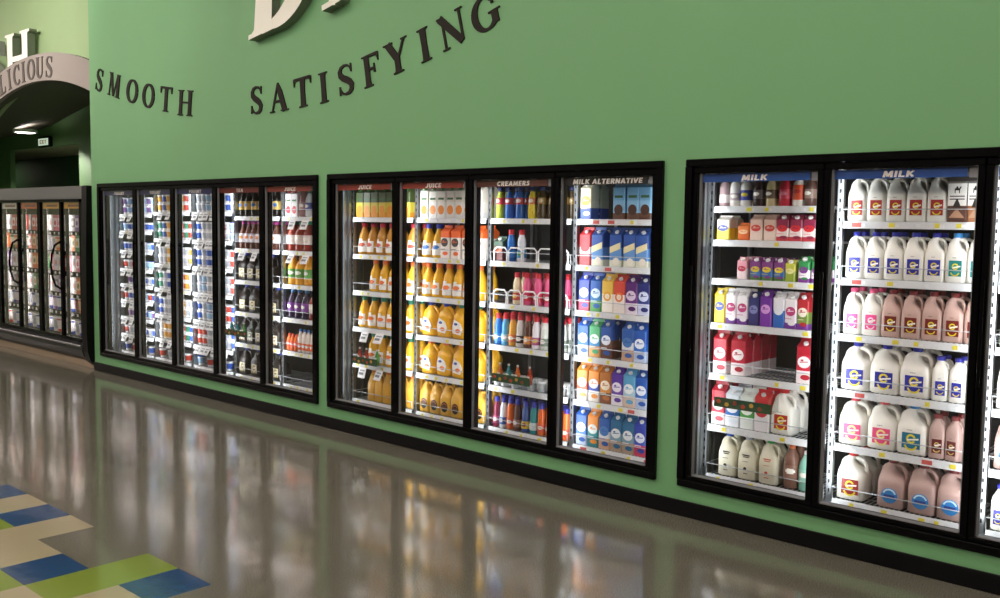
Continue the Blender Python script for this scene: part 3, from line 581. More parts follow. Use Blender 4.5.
KIND = {
 'jh_red': JH('#c9cdd0', '#a31c1c', 'white half-gallon jug, red label'), 'jh_blue': JH('#2a2f9e', '#24299a', 'white half-gallon jug, blue label'),
 'jh_teal': JH('#3f8fd0', '#15807f', 'white half-gallon jug, teal label'), 'jh_pink': JH('#e0567f', '#e2478a', 'white half-gallon jug, pink label', acc='#f3d8e4'),
 'jh_choc': JH('#7a2b2b', '#6e1616', 'pinkish-brown half-gallon jug, maroon label', body='#c4a398'), 'jh_redlab': ('milk_jug', .13, lambda: jug(.13, .25, .13, WH, '#c22a2a', '#b22a22', 'rect'), 'white jug with red label', 'jug', .13),
 'jg_blue': JG('#2a2f9e', '#24299a', 'white gallon jug, blue cap'), 'jg_pink': JG('#d23a44', '#e2477a', 'white gallon jug, red cap', acc='#f0e08a'), 'jg_teal': JG('#3f8fd0', '#15708f', 'white gallon jug, light-blue cap'),
 'jg_gold': JG('#d0322e', '#8e1d1a', 'white gallon jug, maroon label'), 'jg_choc': JG('#7a2b2b', '#2f7fc0', 'pinkish-brown gallon jug', body='#b89a92', style='round', acc='#bfe0f0', W=.138),
 'sl_blue': ('milk_bottle', .083, lambda: jug(.076, .22, .076, WH, '#2a2f9e', '#24299a', 'rect', '#e0cf2e', True), 'slim white bottle, blue cap', 'bottle', .08),
 'sl_choc': ('milk_bottle', .083, lambda: jug(.076, .22, .076, '#b89a92', '#7a2b2b', '#5e2020', 'rect', '#c9b46a', True), 'slim brown bottle, maroon cap', 'bottle', .08),
 'n_blue': JG('#2b62c8', '#2b2b2b', 'cream jug with blue cap', body='#e3dfc6', style='print', W=.112), 'n_white': JG('#b9bed0', '#2b2b2b', 'cream jug with pale cap', body='#e3dfc6', style='print', W=.112),
 'n_green': JG('#2f9e4c', '#c0402a', 'cream jug, green cap, red print', body='#e3dfc6', style='print', W=.112),
 'b_choc': BT_(.045, .24, P_ROUND, '#7d5748', '#d06a3a', '#85604f', 'brown chocolate milk bottle'), 'b_teal': BT_(.042, .22, P_ROUND, '#7fb8a6', '#e5e5e5', '#8cc4b2', 'pale teal bottle'),
 'jg_juice': JG('#2b2622', '#1b1c1e', 'yellow juice jug, black label', body='#d9a83a', style='round', acc='#b5652a', W=.112), 'h_juice': JG('#c9772a', '#d9a83a', 'yellow juice jug', body='#dda93a', style='none', W=.088),
 'jg_tea': JG('#2d3fa0', '#d8cfa8', 'dark tea jug', body='#1c1512', style='rect', acc='#7a6a3a', W=.138), 'h_tealab': JG('#cfd2d4', '#ece6cf', 'dark tea jug, cream label', body='#1c1512', style='rect', acc='#8a6a2a', W=.13),
 'p_mauve': BT_(.032, .165, P_ROUND, '#a98f93', '#6b2a38', '#eee9e6', 'mauve pint bottle, white label', band=(.12, .4)), 'p_white': BT_(.032, .165, P_ROUND, '#e9e6df', '#c9cdd0', '#b9a8ac', 'white pint bottle, mauve label', band=(.2, .45)),
 'p_blue': BT_(.033, .165, P_ROUND, '#ecebe4', '#c9cdd0', '#2e3b96', 'white pint bottle, blue label', accent='#e0cf2e', band=(.2, .55)), 'p_dark': BT_(.033, .165, P_ROUND, '#3b2b2c', '#2a2020', '#6d6263', 'dark pint bottle'),
 'p_cream': BT_(.032, .165, P_ROUND, '#cfc08f', '#3a2a1e', '#5e4a30', 'tan pint bottle'), 'p_red': BT_(.034, .165, P_ROUND, '#b81f35', '#8e1426', '#c72c44', 'red pint bottle', accent='#e27f92'),
 'p_orange': BT_(.035, .165, P_ROUND, '#e9e1d4', '#d9d9d9', '#cf4a20', 'white pint bottle, orange label', band=(.2, .7), accent='#a81f1f'), 'p_brown': BT_(.032, .165, P_ROUND, '#5a4038', '#3a2a26', '#8d7468', 'brown pint bottle'),
 'p_mauve2': BT_(.042, .235, P_ROUND, '#9a6f72', '#6b2a38', '#b08a8c', 'mauve drink bottle'), 'p_white2': BT_(.038, .22, P_ROUND, '#dfe3e4', '#3c7a5a', '#4f5a9a', 'pale drink bottle, blue label'),
 'c_camel': CT('#6a6460', '#5b3a2e', '#1f1d1b', 'white and brown square carton', shape='camel', capped=False), 'c_camel2': CT('#6a6460', '#a06a44', '#1f1d1b', 'white and tan square carton', shape='camel', capped=False, W=.07),
 'c_egg': CT('#e9e6dc', '#e5d23c', '#39499a', 'yellow and white square carton', W=.082, H=.14, D=.08, capped=False), 'c_orangesmall': CT('#dd7a3a', '#d9682a', '#e9c9a0', 'small orange carton', W=.07, H=.098, D=.07, capped=False),
 'c_seal': CT('#d9b9a8', '#e6d2c4', '#c23a34', 'cream carton with red seal', W=.074, H=.145, D=.074, capped=False), 'c_burg': CT('#8b2347', '#e8dcd8', '#cc2a2e', 'white carton with burgundy top', W=.074, H=.145, D=.074, foot='#c23a44'),
 'k_pink': CT('#e0a0ae', '#e9d6d8', '#b8304a', 'pink and white pint carton', W=.062, H=.125, D=.062), 'k_berry': CT('#7b3a80', '#3d6fb0', '#e0cf2e', 'blue berry pint carton', W=.066, H=.125, D=.066, foot='#4d7a3a'),
 'k_lime': CT('#c8c84a', '#93a83a', '#e6e0a0', 'lime pint carton', W=.058, H=.12, D=.06), 'k_green': CT('#2f8a4a', '#ece6ea', '#7a2f8a', 'green-topped pint carton', W=.062, H=.14, D=.062, foot='#7a2f8a'),
 'q_yellow': CT('#d9c02e', '#e0c83c', '#3a4a9a', 'yellow quart carton', W=.07, H=.2, D=.07), 'q_whitep': CT('#e9e6e8', '#e6dfe6', '#b0306a', 'white quart carton, purple base', foot='#6b2f8c', W=.07, H=.2, D=.07),
 'q_navy': CT('#2a2f6a', '#34306c', '#7d84b8', 'navy quart carton', W=.066, H=.19, D=.07), 'q_purple': CT('#6a2a94', '#7a34a4', '#d9a0e0', 'purple quart carton', W=.07, H=.205, D=.07),
 'q_blue': CT('#e9eaf0', '#2f66b8', '#e8eef6', 'white and blue quart carton', W=.068, H=.2, D=.07), 'q_redg': CT('#a8242c', '#6f8a3a', '#e8e0d0', 'red and green quart carton', foot='#6b2f8c', W=.066, H=.2, D=.07),
 'c_red': CT('#b01c30', '#c0213a', '#f2eeee', 'red half-gallon carton', H=.25, foot='#efe6e6', split=.8), 'c_bluew': CT('#dfe6ee', '#2f76c4', '#eef2f6', 'blue and white carton', foot='#eef2f6', H=.23), 'c_greenw': CT('#e9eee6', '#46a04a', '#eef6ea', 'green and white carton', foot='#eef2ee', H=.23), 'c_redw': CT('#d02a34', '#ece9e9', '#c22834', 'white carton with red top', H=.235),
 'c_vanilla': CT('#e4dcb8', '#e9e2c4', '#c99a3a', 'cream vanilla carton', foot='#3c5aa8', shape='ell'), 'c_chocalm': CT('#79b4dc', '#8cc2e4', '#4a2c22', 'light-blue chocolate drink carton', shape='blob', capped=False, foot='#6a4634'),
 'c_redwave': CT('#c6242e', '#e9dcd8', '#c22a34', 'red and white carton', foot='#b83a3c'), 'c_silkblue': CT('#27509c', '#5f92cc', '#e9dfae', 'blue carton with cream banner', shape='bar', foot='#dfe2cc'),
 'c_bluepur': CT('#2c3f9e', '#3d56b4', '#e6ecf6', 'deep blue carton', foot='#c03a5a'), 'c_bluegreen': CT('#1f56a8', '#2a76b4', '#cfe6ee', 'blue carton, green base', foot='#4d9a4a'), 'c_yelcirc': CT('#e0b84a', '#efe9dc', '#e0a030', 'white carton, yellow ring', shape='ring'),
 'c_orcirc': CT('#cf4a3a', '#efe6de', '#e07a3a', 'white carton, orange ring', shape='ring'), 'c_purple': CT('#55246c', '#6a2f80', '#e6d6ec', 'purple half-gallon carton', foot='#e8dce8'), 'c_navy': CT('#232a6c', '#2c3a80', '#cfd6ee', 'navy half-gallon carton', foot='#cfd6ee'),
 'c_blue': CT('#1d54a8', '#2e6cc0', '#e9f0f8', 'blue half-gallon carton', foot='#b8c8e0'), 'c_greenblue': CT('#4da870', '#3c8cc4', '#e6f2ee', 'green-topped blue carton', foot='#e0a05a'), 'c_bluebrown': CT('#234f9c', '#6a4634', '#e6ecf6', 'blue-topped brown carton', foot='#5a3424'),
 'c_bluewhite': CT('#2a5ca8', '#dfe3e6', '#4a7ab8', 'blue-topped white carton', foot='#c8a084'), 'c_orangered': CT('#e08a2e', '#d8563a', '#f2e6dc', 'orange-topped red carton', foot='#e8e0dc'), 'c_orangeblue': CT('#e08a2e', '#2f50b0', '#f0ecf2', 'orange-topped blue carton', foot='#e8e4dc'),
 'c_brownor': CT('#b06a28', '#d08a3c', '#f0e4d0', 'brown and orange carton', foot='#7a4424'), 'c_purplew': CT('#56309a', '#6a44aa', '#f0ecf6', 'purple carton, white base', foot='#e8e4ec'), 'c_lightblue': CT('#5aa4cc', '#a8ccdc', '#e8f0f2', 'light-blue carton', foot='#d8c0b0'),
 'c_orteal': CT('#e08a2e', '#2f8f94', '#e6f2f0', 'orange-topped teal carton', foot='#2a7a80'), 'c_tealblue': CT('#2a6a94', '#7ea4b4', '#e8eef0', 'teal-blue carton', foot='#b09a84'), 'c_darkred': CT('#2a4a36', '#5a1f1a', '#c8603a', 'dark red carton', H=.17),
 'c_oj': CT('#e8e2d4', '#efece4', '#e88a2a', 'white carton with orange fruit', shape='blob', cap='#3a8a3a', foot='#e6e6e4'), 'c_ojw': CT('#e8672a', '#efe9e2', '#3a3a3a', 'orange-topped white carton', split=.78, capped=False, foot='#efe9e2'),
 'c_lime': CT('#4a5a30', '#d8c84a', '#e8982e', 'green and yellow juice carton', shape='blob', cap='#3aa04a', foot='#e8a030'), 'c_redwhite': CT('#e0dcdc', '#e9e4e2', '#cc2a3a', 'white carton, red fruit', shape='blob', cap='#b81f2a'),
 'g_red': BT_(.055, .25, P_JUICE, '#8e3324', '#2f9e78', '#e9ded6', 'red juice bottle', capR=.02), 'g_orange': BT_(.055, .25, P_JUICE, '#e0a028', '#e0862a', '#63a04a', 'orange juice bottle, green label', capR=.02), 'g_purple': BT_(.05, .25, P_JUICE, '#2a1d3c', '#3a86c8', '#7a3f94', 'purple juice bottle, blue cap', capR=.02),
 's_orange': BT_(.026, .15, P_ROUND, '#d9662a', '#d84a2a', '#e0522c', 'small orange bottle', capR=.012), 's_white': BT_(.026, .2, P_ROUND, '#e6dcd2', '#3a7ac8', '#e0662c', 'small white bottle, blue cap', capR=.012, band=(.1, .4)),
 't_gold': BT_(.042, .25, P_TEA, '#1d1712', '#1d1712', '#c8a858', 'dark tea bottle, gold label', accent='#2f62b0'), 't_pink': BT_(.044, .25, P_TEA, '#5a3226', '#b03a8a', '#e2dfe8', 'brown tea bottle, pink cap', accent='#d8843a'),
 'u_clear': ('plastic_cup', .06, lambda: cup(.034, .07, '#c9cccc', '#dcdfdf', '#b4b8b8'), 'small grey plastic cup', 'cup', .06),
}
for k, c, look in (('blue', '#2a3fa8', 'amber juice bottle, blue cap'), ('orange', '#e2702a', 'orange juice bottle, orange cap'), ('red', '#b8283c', 'amber juice bottle, red cap'), ('green', '#1f7a5c', 'orange juice bottle, green cap')):
    KIND['o_' + k] = BT_(.053, .25, P_CARAFE, {'blue': '#c99a20', 'red': '#b9822a'}.get(k, '#e0aa26'), c, '#e8e6de', look, capR=.023, accent={'blue': '#2f6ab8', 'red': '#c0503a'}.get(k, '#e0702a'), band=(.08, .5), capH=.13, patch=True)
    KIND['oj_' + k] = ('juice_jug', .162, (lambda c=c: handled(.15, .252, '#e2aa22', c, '#ebe9e2', '#e0702a')), 'large juice jug, %s cap' % k, 'jug', .132)
for k, b, l, a in (('lime', '#a8b83a', '#c83a44', '#e8e4d0'), ('blue', '#2f66b4', '#c23440', '#e8e4e0'), ('yellow', '#e6cc3a', '#d8783a', '#f2ecd8'), ('dark', '#4a3a20', '#8a6a2a', '#c8b890')):
    KIND['r_' + k] = BT_(.033, .215, P_CREAM, b, '#2b3a6a', l, k + ' creamer bottle', accent=a, band=(.45, .66), capR=.018, name='creamer_bottle')
for k, b, l, a in (('blue', '#2a6fc0', '#3d86d0', '#f0eeea'), ('ltblue', '#4f9ccc', '#8cc4dc', '#f0eeea'), ('orange', '#e0a23a', '#d86a2c', '#f0e6c8'), ('black', '#d8d4d0', '#2a2426', '#e8dcd8'), ('brown', '#5a3626', '#d88a3a', '#eadcc8'), ('whitep', '#e8e2e8', '#a03a7a', '#d8b040'), ('grey', '#d0d4cc', '#7a8a7a', '#eceae4'), ('white', '#dfe6ee', '#3a8ac0', '#4a9a4a'), ('yellow', '#e8dcb4', '#c8443a', '#e8c84a'), ('pink', '#e05a8a', '#d02a4a', '#f4e0e6')):
    KIND['rr_' + k] = BT_(.033, .22, P_CREAM, b, '#c81f30', l, {'ltblue': 'light-blue', 'whitep': 'white'}.get(k, k) + ' creamer bottle, red cap', accent=a, band=(.12, .36), capR=.02, capH=.16, name='creamer_bottle')
for k, b, l, a in (('maroon', '#7a2440', '#a84a6a', '#e0d0d4'), ('white', '#d6dde4', '#3a62a8', '#e0e0e0'), ('orange', '#d8662a', '#c8482a', '#f0dcc0'), ('brown', '#5a3a34', '#8a6a5c', '#d8ccc4'), ('yellow', '#3f5a9a', '#d8b83a', '#8a3a2a'), ('teal', '#2f8a8c', '#c8dcdc', '#e8eae4')):
    KIND['rb_' + k] = BT_(.031, .215, P_CREAM, b, '#2a2f9e', l, k + ' creamer bottle, blue cap', accent=a, band=(.12, .36), capR=.019, capH=.16, name='creamer_bottle')
PROTO = {}
def proto(key):
    if key not in PROTO:
        nm, W, fn, look, cat, D = KIND[key]
        PROTO[key] = [(n or nm, b.mesh(n or nm)) for n, b in fn() if b.v]
    return PROTO[key]
def put(key, x, y, z, label, group, rz=0., tilt=0.):
    parts = proto(key); o = link(parts[0][0], parts[0][1], None, (x, y, z)); o.rotation_euler = (0, tilt, rz)
    tag(o, label, KIND[key][4], group)
    for n, me in parts[1:]: link(n, me, o)
    return o
def shelf_word(i, n): return 'bottom' if i == n - 1 else ('top' if i == 0 else ordn[i])
rp = random.Random(11)
DI = {'D3': 3, 'D4': 4, 'D5': 5, 'D6': 6, 'D7': 7, 'D8': 8, 'D9': 9, 'D10': 10, 'D11': 11}
LAY['D11'] = [
   [('jh_red', .05), ('jh_red', .16), ('jh_red', .27), ('jh_red', .38)], [('jh_blue', .05), ('jh_blue', .16), ('jh_blue', .27), ('jh_blue', .38)], [('jh_pink', .08), ('jh_choc', .19), ('jh_choc', .3), ('jh_choc', .41)],
   [('jh_pink', .05), ('jh_pink', .16), ('jh_pink', .27), ('jh_pink', .38)], [('jg_choc', .09), ('jg_choc', .25), ('jg_choc', .41)], [('sl_blue', .07), ('sl_blue', .16), ('sl_blue', .25), ('sl_blue', .34)]]
CUT = {('D9', 4), ('D8', 0)}
for d, rows in LAY.items():
    di = DI[d]; ox = ORG[di]; zs = Z9 if di == 9 else ZS
    for si, row in enumerate(rows):
        row = list(row)
        if row and d not in ('D11', 'D9', 'D10') or (d == 'D9' and si in (2,)):      # the run carries on behind the mullion, seen from the next door
            pitch = max(.062, (row[-1][1] - row[0][1]) / max(1, len(row) - 1)) if len(row) > 1 else .16
            pitch = max(KIND[row[-1][0]][1] + .006, min(pitch, KIND[row[-1][0]][1] + .03))
            while (d, si) != ('D7', 1) and row[-1][1] + pitch + KIND[row[-1][0]][1] / 2 < .742: row.append((row[-1][0], row[-1][1] + pitch))
        # keep neighbours clear of one another and inside the bay
        xs_ = [x for _, x in row]; hw = [KIND[k][1] / 2 for k, _ in row]; lo = .032
        xs_[0] = max(xs_[0], lo + hw[0])
        for i in range(1, len(row)): xs_[i] = max(xs_[i], xs_[i - 1] + hw[i - 1] + hw[i] + .002)
        over = xs_[-1] + hw[-1] - .732
        if over > 0:
            xs_[-1] -= over
            for i in range(len(row) - 2, -1, -1): xs_[i] = min(xs_[i], xs_[i + 1] - hw[i] - hw[i + 1] - .002)
        if xs_[0] - hw[0] < .022: row = row[:-1]; xs_ = xs_[:-1]; xs_ = [max(a, b) for a, b in zip(xs_, [lo + hw[0]] + [-1] * 20)]
        for i in range(1, len(row)): xs_[i] = max(xs_[i], xs_[i - 1] + hw[i - 1] + hw[i] + .001)
        nrow = 2
        if (d, si) == ('D9', 4): nrow = 4
        if (d, si) == ('D4', 5): continue
        if d == 'D7' and si == 3: nrow = 3
        if d == 'D9' and si == 2: nrow = 3
        if d in ('D3', 'D4', 'D11') and si not in (1,): nrow = 1
        if d == 'D7' and si in (1,): nrow = 1
        for i, ((key, _), x) in enumerate(zip(row, xs_)):
            nm, W, fn, look, cat, D = KIND[key]; y = .212 + D / 2
            g = {'jug': 'jugs', 'bottle': 'bottles', 'carton': 'cartons', 'cup': 'cups'}[cat] + ' in the ' + DOORN[di]
            for r in range(nrow):
                if (d, si) == ('D9', 4) and key == 'c_red' and i == len(row) - 1 and r > 0: continue
                pre = ['', 'behind the ', 'two behind the ', 'three behind the '][r]
                lb = '%s, %s%s from left, %s shelf, %s' % (look, pre, ordn[i], shelf_word(si, len(zs)), DOORN[di])
                tl = .06 if (d, si, i) == ('D10', 0, 4) else 0.
                put(key, ox + x, y + r * (D + .012) + rp.uniform(0, .004), zs[si] + .0006, lb, g, 0 if cat in ('jug', 'carton') else rp.uniform(-.3, .3), 0)
# yogurt cups and tubs, stacked two high
YP = [('#e8e8ea', '#e9e9ec', '#2f56b0', 'white yogurt cup, blue band'), ('#e8e8ea', '#e9e9ec', '#c8402e', 'white yogurt cup, red band'), ('#e6e6e6', '#dfe3e8', '#7a4a94', 'white yogurt cup, purple band'), ('#e8e8ea', '#f0f0f0', '#b8bcc4', 'plain white yogurt cup'), ('#e8e8ea', '#2a56b0', '#9ac0e0', 'white yogurt cup, blue lid'), ('#efe9e0', '#e9e9ec', '#e0a23a', 'white yogurt cup, yellow band'), ('#e4e8ea', '#e9e9ec', '#3a8a6a', 'white yogurt cup, green band')]
for i, (b, l, c, look) in enumerate(YP): KIND['y%d' % i] = ('yogurt_cup', .078, (lambda b=b, l=l, c=c: cup(.037, .088, b, l, c)), look, 'yogurt cup', .078)
for di in range(3):
    zs = ZY0 if di == 0 else ZY
    for si, z in enumerate(zs):
        top = (zs[si - 1] if si else 1.98) - .045
        lev = 2 if top - z > .185 else 1
        c0 = 1 if di == 0 and si in (4, 6) else 0
        for c in range(c0, 8):
            key = 'y%d' % rp.choice([(0, 0, 2, 1, 4, 3), (0, 1, 3, 5, 6, 3), (3, 0, 1, 3, 4, 3)][di])
            for l in range(lev):
                if si == len(zs) - 1 and (l or c % 2): continue
                x = ORG[di] + .075 + c * .087
                lb = '%s, %s%s from left, %s shelf, %s' % (KIND[key][3], '' if lev == 1 else ('lower ' if l == 0 else 'upper '), ordn[c], shelf_word(si, len(zs)), DOORN[di])
                put(key, x, .25, z + .0006 + l * .0886, lb, 'yogurt cups in the ' + DOORN[di], 0)
# small door trays with green strip, hooked on the inside of the glass
KIND['m_red'] = BT_(.018, .12, P_TEA, '#a83a24', '#c8ccc8', '#c24a2c', 'small red bottle', capR=.008, name='dressing_bottle'); KIND['m_teal'] = BT_(.018, .12, P_TEA, '#2a8a94', '#c8ccc8', '#3a9aa4', 'small teal bottle', capR=.008, name='dressing_bottle')
KIND['m_orange'] = BT_(.018, .12, P_TEA, '#d0682a', '#c8ccc8', '#d8782c', 'small orange bottle', capR=.008, name='dressing_bottle'); KIND['m_green'] = BT_(.018, .12, P_TEA, '#3a8a3a', '#c8ccc8', '#4a9a44', 'small green bottle', capR=.008, name='dressing_bottle')
M_CLEAR = glass_mat('clear_plastic', .6, (.93, .95, .95, 1), .05)
for di, xa, xb, zb, it in ((9, -2.69, -2.345, .66, ()), (7, -4.41, -4.065, .597, (('m_orange', .04), ('m_teal', .12), ('m_orange', .2), ('m_red', .31))), (5, -5.917, -5.62, .557, (('m_red', .04), ('m_red', .12), ('m_green', .25))), (3, -7.78, -7.42, .62, (('m_teal', .05), ('m_teal', .15), ('m_green', .25)))):
    w = xb - xa; R = empty('door_tray', (xa, .09, zb)); tag(R, 'clear tray with green strip inside the ' + DOORN[di], 'tray', 'green strip trays on the cooler doors')
    mb = MB(); mb.box(0, w, -.045, .045, 0, .004, M_CLEAR); mb.box(0, w, .042, .045, .004, .11, M_CLEAR); mb.box(0, .003, -.045, .042, .004, .09, M_CLEAR); mb.box(w - .003, w, -.045, .042, .004, .09, M_CLEAR)
    for q in (.02, w - .03): mb.box(q, q + .012, -.060, -.045, .02, .03, M_CLEAR)
    mb.obj('tray_body', R)
    mb = MB(); mb.box(0, w, -.049, -.0455, 0, .055, mat('#1f4a2a', .5))
    for k in range(int(w / .05)): ellipse(mb, .03 + k * .05, .027 + .006 * (-1) ** k, .013, .012, -.049, mat(['#b8442a', '#c8a23a', '#8a3a24'][k % 3]))
    mb.obj('strip', R)
    for k, (key, x) in enumerate(it):
        put(key, xa + x, .087, zb + .0046, '%s, %s from left on the green strip tray, %s' % (KIND[key][3], ordn[k], DOORN[di]), 'small bottles on the door trays')
# ------------------------------------------------------------------ the free-standing case at far left
LX0, LX1 = -13.55, -10.375
bx = [-13.53, -12.93, -12.31, -11.69, -11.09, -10.50]
R = tag(empty('display_case', (0, 0, 0)), 'dark grey display case with glass doors and curved handles at far left', 'display case')
M_CH = mat('#1d201f', .4); M_VAL = mat('#77797a', .35, .6)
CF = -.02
mb = MB()
mb.box(LX0, LX1, .80, .86, .1, 1.98, M_BLACK2); mb.box(LX0, LX1, .02, .86, 1.98, 2.03, M_CH); mb.box(LX0, LX1, .02, .80, .26, .285, M_BLACK2)
mb.obj('cabinet', R)
mb = MB(); mb.box(LX0, LX1 - .13, CF - .005, .03, 1.885, 2.03, M_VAL, .006); mb.obj('valance', R)
for x in (LX0, LX1 - .12):   # end panels with rounded toe
    prof = [(.86, .02), (.86, 2.03), (CF - .03, 2.03), (CF - .05, 1.2), (CF - .06, .42), (CF - .05, .2), (CF - .02, .1), (.05, .02)]
    mb = MB(); n = len(prof); vs = [(x, y, z) for y, z in prof] + [(x + .12, y, z) for y, z in prof]
    mb.add(vs, [tuple(range(n)), tuple(range(2 * n - 1, n - 1, -1))] + [(i, i + n, (i + 1) % n + n, (i + 1) % n) for i in range(n)], M_BLACK2); mb.obj('end_panel', R)
mb = MB(); rings = []
for x in (LX0 + .12, LX1 - .121): rings.append([(x, .3, .09), (x, .0, .09), (x, CF - .04, .14), (x, CF - .06, .2), (x, CF - .055, .25), (x, CF, .27), (x, .3, .27)])
mb.loft(rings, M_CH, False); mb.obj('front_skirt', R)
mb = MB(); mb.tube([(LX0 + .13, CF - .065, .255), (LX1 - .13, CF - .065, .255)], .014, M_VAL, 8); mb.obj('bumper_rail', R)
mb = MB(); mb.box(LX0 + .15, LX1 - .01, .03, .08, .0, .09, mat('#9b8a72', .5, noise=.1, scale=12.)); mb.obj('kick_plate', R)
hdr = ['#d8d8d0', '#e8e4dc', '#c8502a', '#c8962a', '#c8962a']
LCZ = [1.52, 1.29, 1.055, .80, .585, .32]
DN = ['door cut at far left', 'first deli case door', 'second deli case door', 'third deli case door', 'fourth deli case door']
for i in range(5):
    a, b = bx[i] + .004, bx[i + 1] - .004; D = MB(); hl = (i % 2 == 0)
    # frames: thick where two pairs meet, thin at the meeting stiles
    l, r = ((.035, .018) if i % 2 else (.018, .035))
    D.box(a, b, CF - .02, CF + .02, .29, .325, M_BLACK); D.box(a, b, CF - .02, CF + .02, 1.855, 1.885, M_BLACK)
    D.box(a, a + l, CF - .02, CF + .02, .325, 1.855, M_BLACK); D.box(b - r, b, CF - .02, CF + .02, .325, 1.855, M_BLACK)
    do = D.obj('door', R)
    G = MB(); G.box(a + l, b - r, CF - .004, CF + .002, .325, 1.855, M_GLASS); G.obj('glass_pane', do)
    if i % 2 == 1:
        H = MB(); xh = b - .006; ys = CF - .02
        H.tube([(xh, ys, .86), (xh - .03, ys - .05, .90), (xh - .085, ys - .06, 1.0), (xh - .12, ys - .06, 1.13), (xh - .085, ys - .06, 1.26), (xh - .03, ys - .05, 1.36), (xh, ys, 1.40)], .013, M_BLACK, 8); H.obj('door_handle', do)
    S = MB(); S.box(a + l + .02, b - r - .02, CF + .012, CF + .015, 1.78, 1.85, mat(['#d8d8d0', '#d8d8d0', '#d05a24', '#cf9a2a', '#cf9a2a'][i], .5)); S.box(a + l + .12, b - r - .12, CF + .010, CF + .0115, 1.8, 1.825, mat('#6b3a24')); S.obj('header_sign', do)
mb = MB(); mb.box(-10.60, -10.495, CF - .02, CF + .02, .29, 1.885, M_BLACK); mb.obj('end_stile', R)
for z in LCZ:
    mb = MB(); mb.box(LX0 + .13, LX1 - .14, .07, .75, z - .022, z - .001, M_BLACK2); mb.box(LX0 + .13, LX1 - .14, .065, .07, z - .045, z - .001, M_BLACK); sh = mb.obj('shelf', R)
    T = MB(); T.box(0, .04, 0, .002, 0, .03, M_WHITE); me = T.mesh('price_tag')
    for k in range(24): link('price_tag', me, sh, (LX0 + .2 + k * .115 + rp.uniform(-.01, .01), .0625, z - .042))
for x in bx[1:]:
    mb = MB(); mb.box(x - .016, x + .016, .025, .055, .33, 1.85, M_BLACK2); lh = mb.obj('lamp_housing', R)
    mb = MB(); mb.box(x - .012, x + .012, .0555, .058, .36, 1.82, emis('#fff0e6', 3)); mb.obj('lamp_diffuser', lh)
    for sgn in (-1, 1):
        if x > -10.6 and sgn > 0: continue
        ld = bpy.data.lights.new('case_lamp', 'AREA'); ld.shape = 'RECTANGLE'; ld.size = .03; ld.size_y = 1.4; ld.energy = LAMP_W * .22; ld.color = (1, .93, .9)
        lo = bpy.data.objects.new('case_lamp', ld); COL.objects.link(lo); lo.parent = R
        d = Vector((sgn * .30, .954, 0)).normalized()
        lo.matrix_local = Matrix.Translation((x + sgn * .02, .061, 1.09)) @ Matrix(((-d.y, 0, -d.x, 0), (d.x, 0, -d.y, 0), (0, 1, 0, 0), (0, 0, 0, 1)))
def pack(W, H, D, c1, c2, c3):
    mb = MB(); mb.box(-W / 2, W / 2, -D / 2, D / 2, 0, H, mat(c1, .35), .004); mb.box(-W * .42, W * .42, -D / 2 - .001, -D / 2, H * .25, H * .8, mat(c2, .35)); ellipse(mb, 0, H * .5, W * .25, H * .16, -D / 2 - .001, mat(c3, .35))
    return [('', mb)]
PK = {'white': ('#e6e2de', '#b4bcc4', '#c86a5a'), 'red': ('#c23230', '#e6dcd8', '#c23230'), 'black': ('#2a2624', '#8a3028', '#d8c8a8'), 'orange': ('#d8702c', '#e8c8a0', '#4a7a3a'), 'green': ('#2f8a4a', '#e0e6dc', '#d8a83a'), 'purple': ('#7a4a9a', '#e6dcea', '#5a2a7a'), 'teal': ('#3a9a9a', '#e6ece8', '#2a6a9a'), 'blue': ('#2f4fa8', '#e4e6ee', '#c8403a'), 'pink': ('#d8708a', '#f0e4e8', '#c23a5a'), 'grey': ('#b8b8bc', '#6a6a74', '#e0e0e0'), 'yellow': ('#e0b83a', '#e8e4d0', '#b8442a')}
for k, c in PK.items(): KIND['d_' + k] = ('deli_package', .1, (lambda c=c: pack(.108, .19, .05, *c)), k + ' deli package', 'package', .05)
for k, c in PK.items(): KIND['e_' + k] = ('deli_tub', .11, (lambda c=c: cup(.052, .17, c[0], '#e6e6e6', c[1])), k + ' deli tub', 'tub', .11)
ROW = [
 [('white', 'red', 'white'), ('black', 'red', 'white'), ('white', 'pink', 'white'), ('grey', 'purple', 'black')],
 [('orange', 'green', 'white'), ('orange', 'red', 'grey'), ('orange', 'white', 'pink'), ('green', 'orange', 'white')],
 [('purple', 'white', 'teal'), ('white', 'orange', 'green'), ('pink', 'white', 'red'), ('white', 'pink', 'red')],
 [('grey', 'white', 'black'), ('green', 'white', 'black'), ('grey', 'white', 'purple'), ('orange', 'white', 'orange')],
 [('blue', 'purple', 'white'), ('blue', 'white', 'blue'), ('purple', 'blue', 'white'), ('black', 'orange', 'grey')],
 [('blue', 'white', 'red'), ('blue', 'white', 'blue'), ('red', 'white', 'blue'), ('blue', 'white', 'purple')]]
for si, z in enumerate(LCZ):
    for pi in (-1, 0, 1, 2, 3):
        for k in range(5):
            x = bx[pi + 1] + .062 + k * .117
            if x < LX0 + .2: continue
            if pi == 3: x = bx[pi + 1] + .058 + k * .107
            if pi == 3 and k == 4 and si % 2: continue
            c = ROW[si][max(pi, 0)][(k // 2 + (k * 7 + si) % 2) % 3] if k < 4 else ROW[si][max(pi, 0)][rp.randrange(3)]
            key = ('e_' if si in (4, 5) or (si == 1 and pi in (0, 2)) else 'd_') + c
            put(key, x, .105 if key[0] == 'd' else .13, z, '%s, %s from left, %s shelf, %s' % (KIND[key][3], ordn[k], shelf_word(si, 6), DN[pi + 1]), 'packages in the ' + DN[pi + 1], rp.uniform(-.06, .06) if key[0] == 'd' else 0)
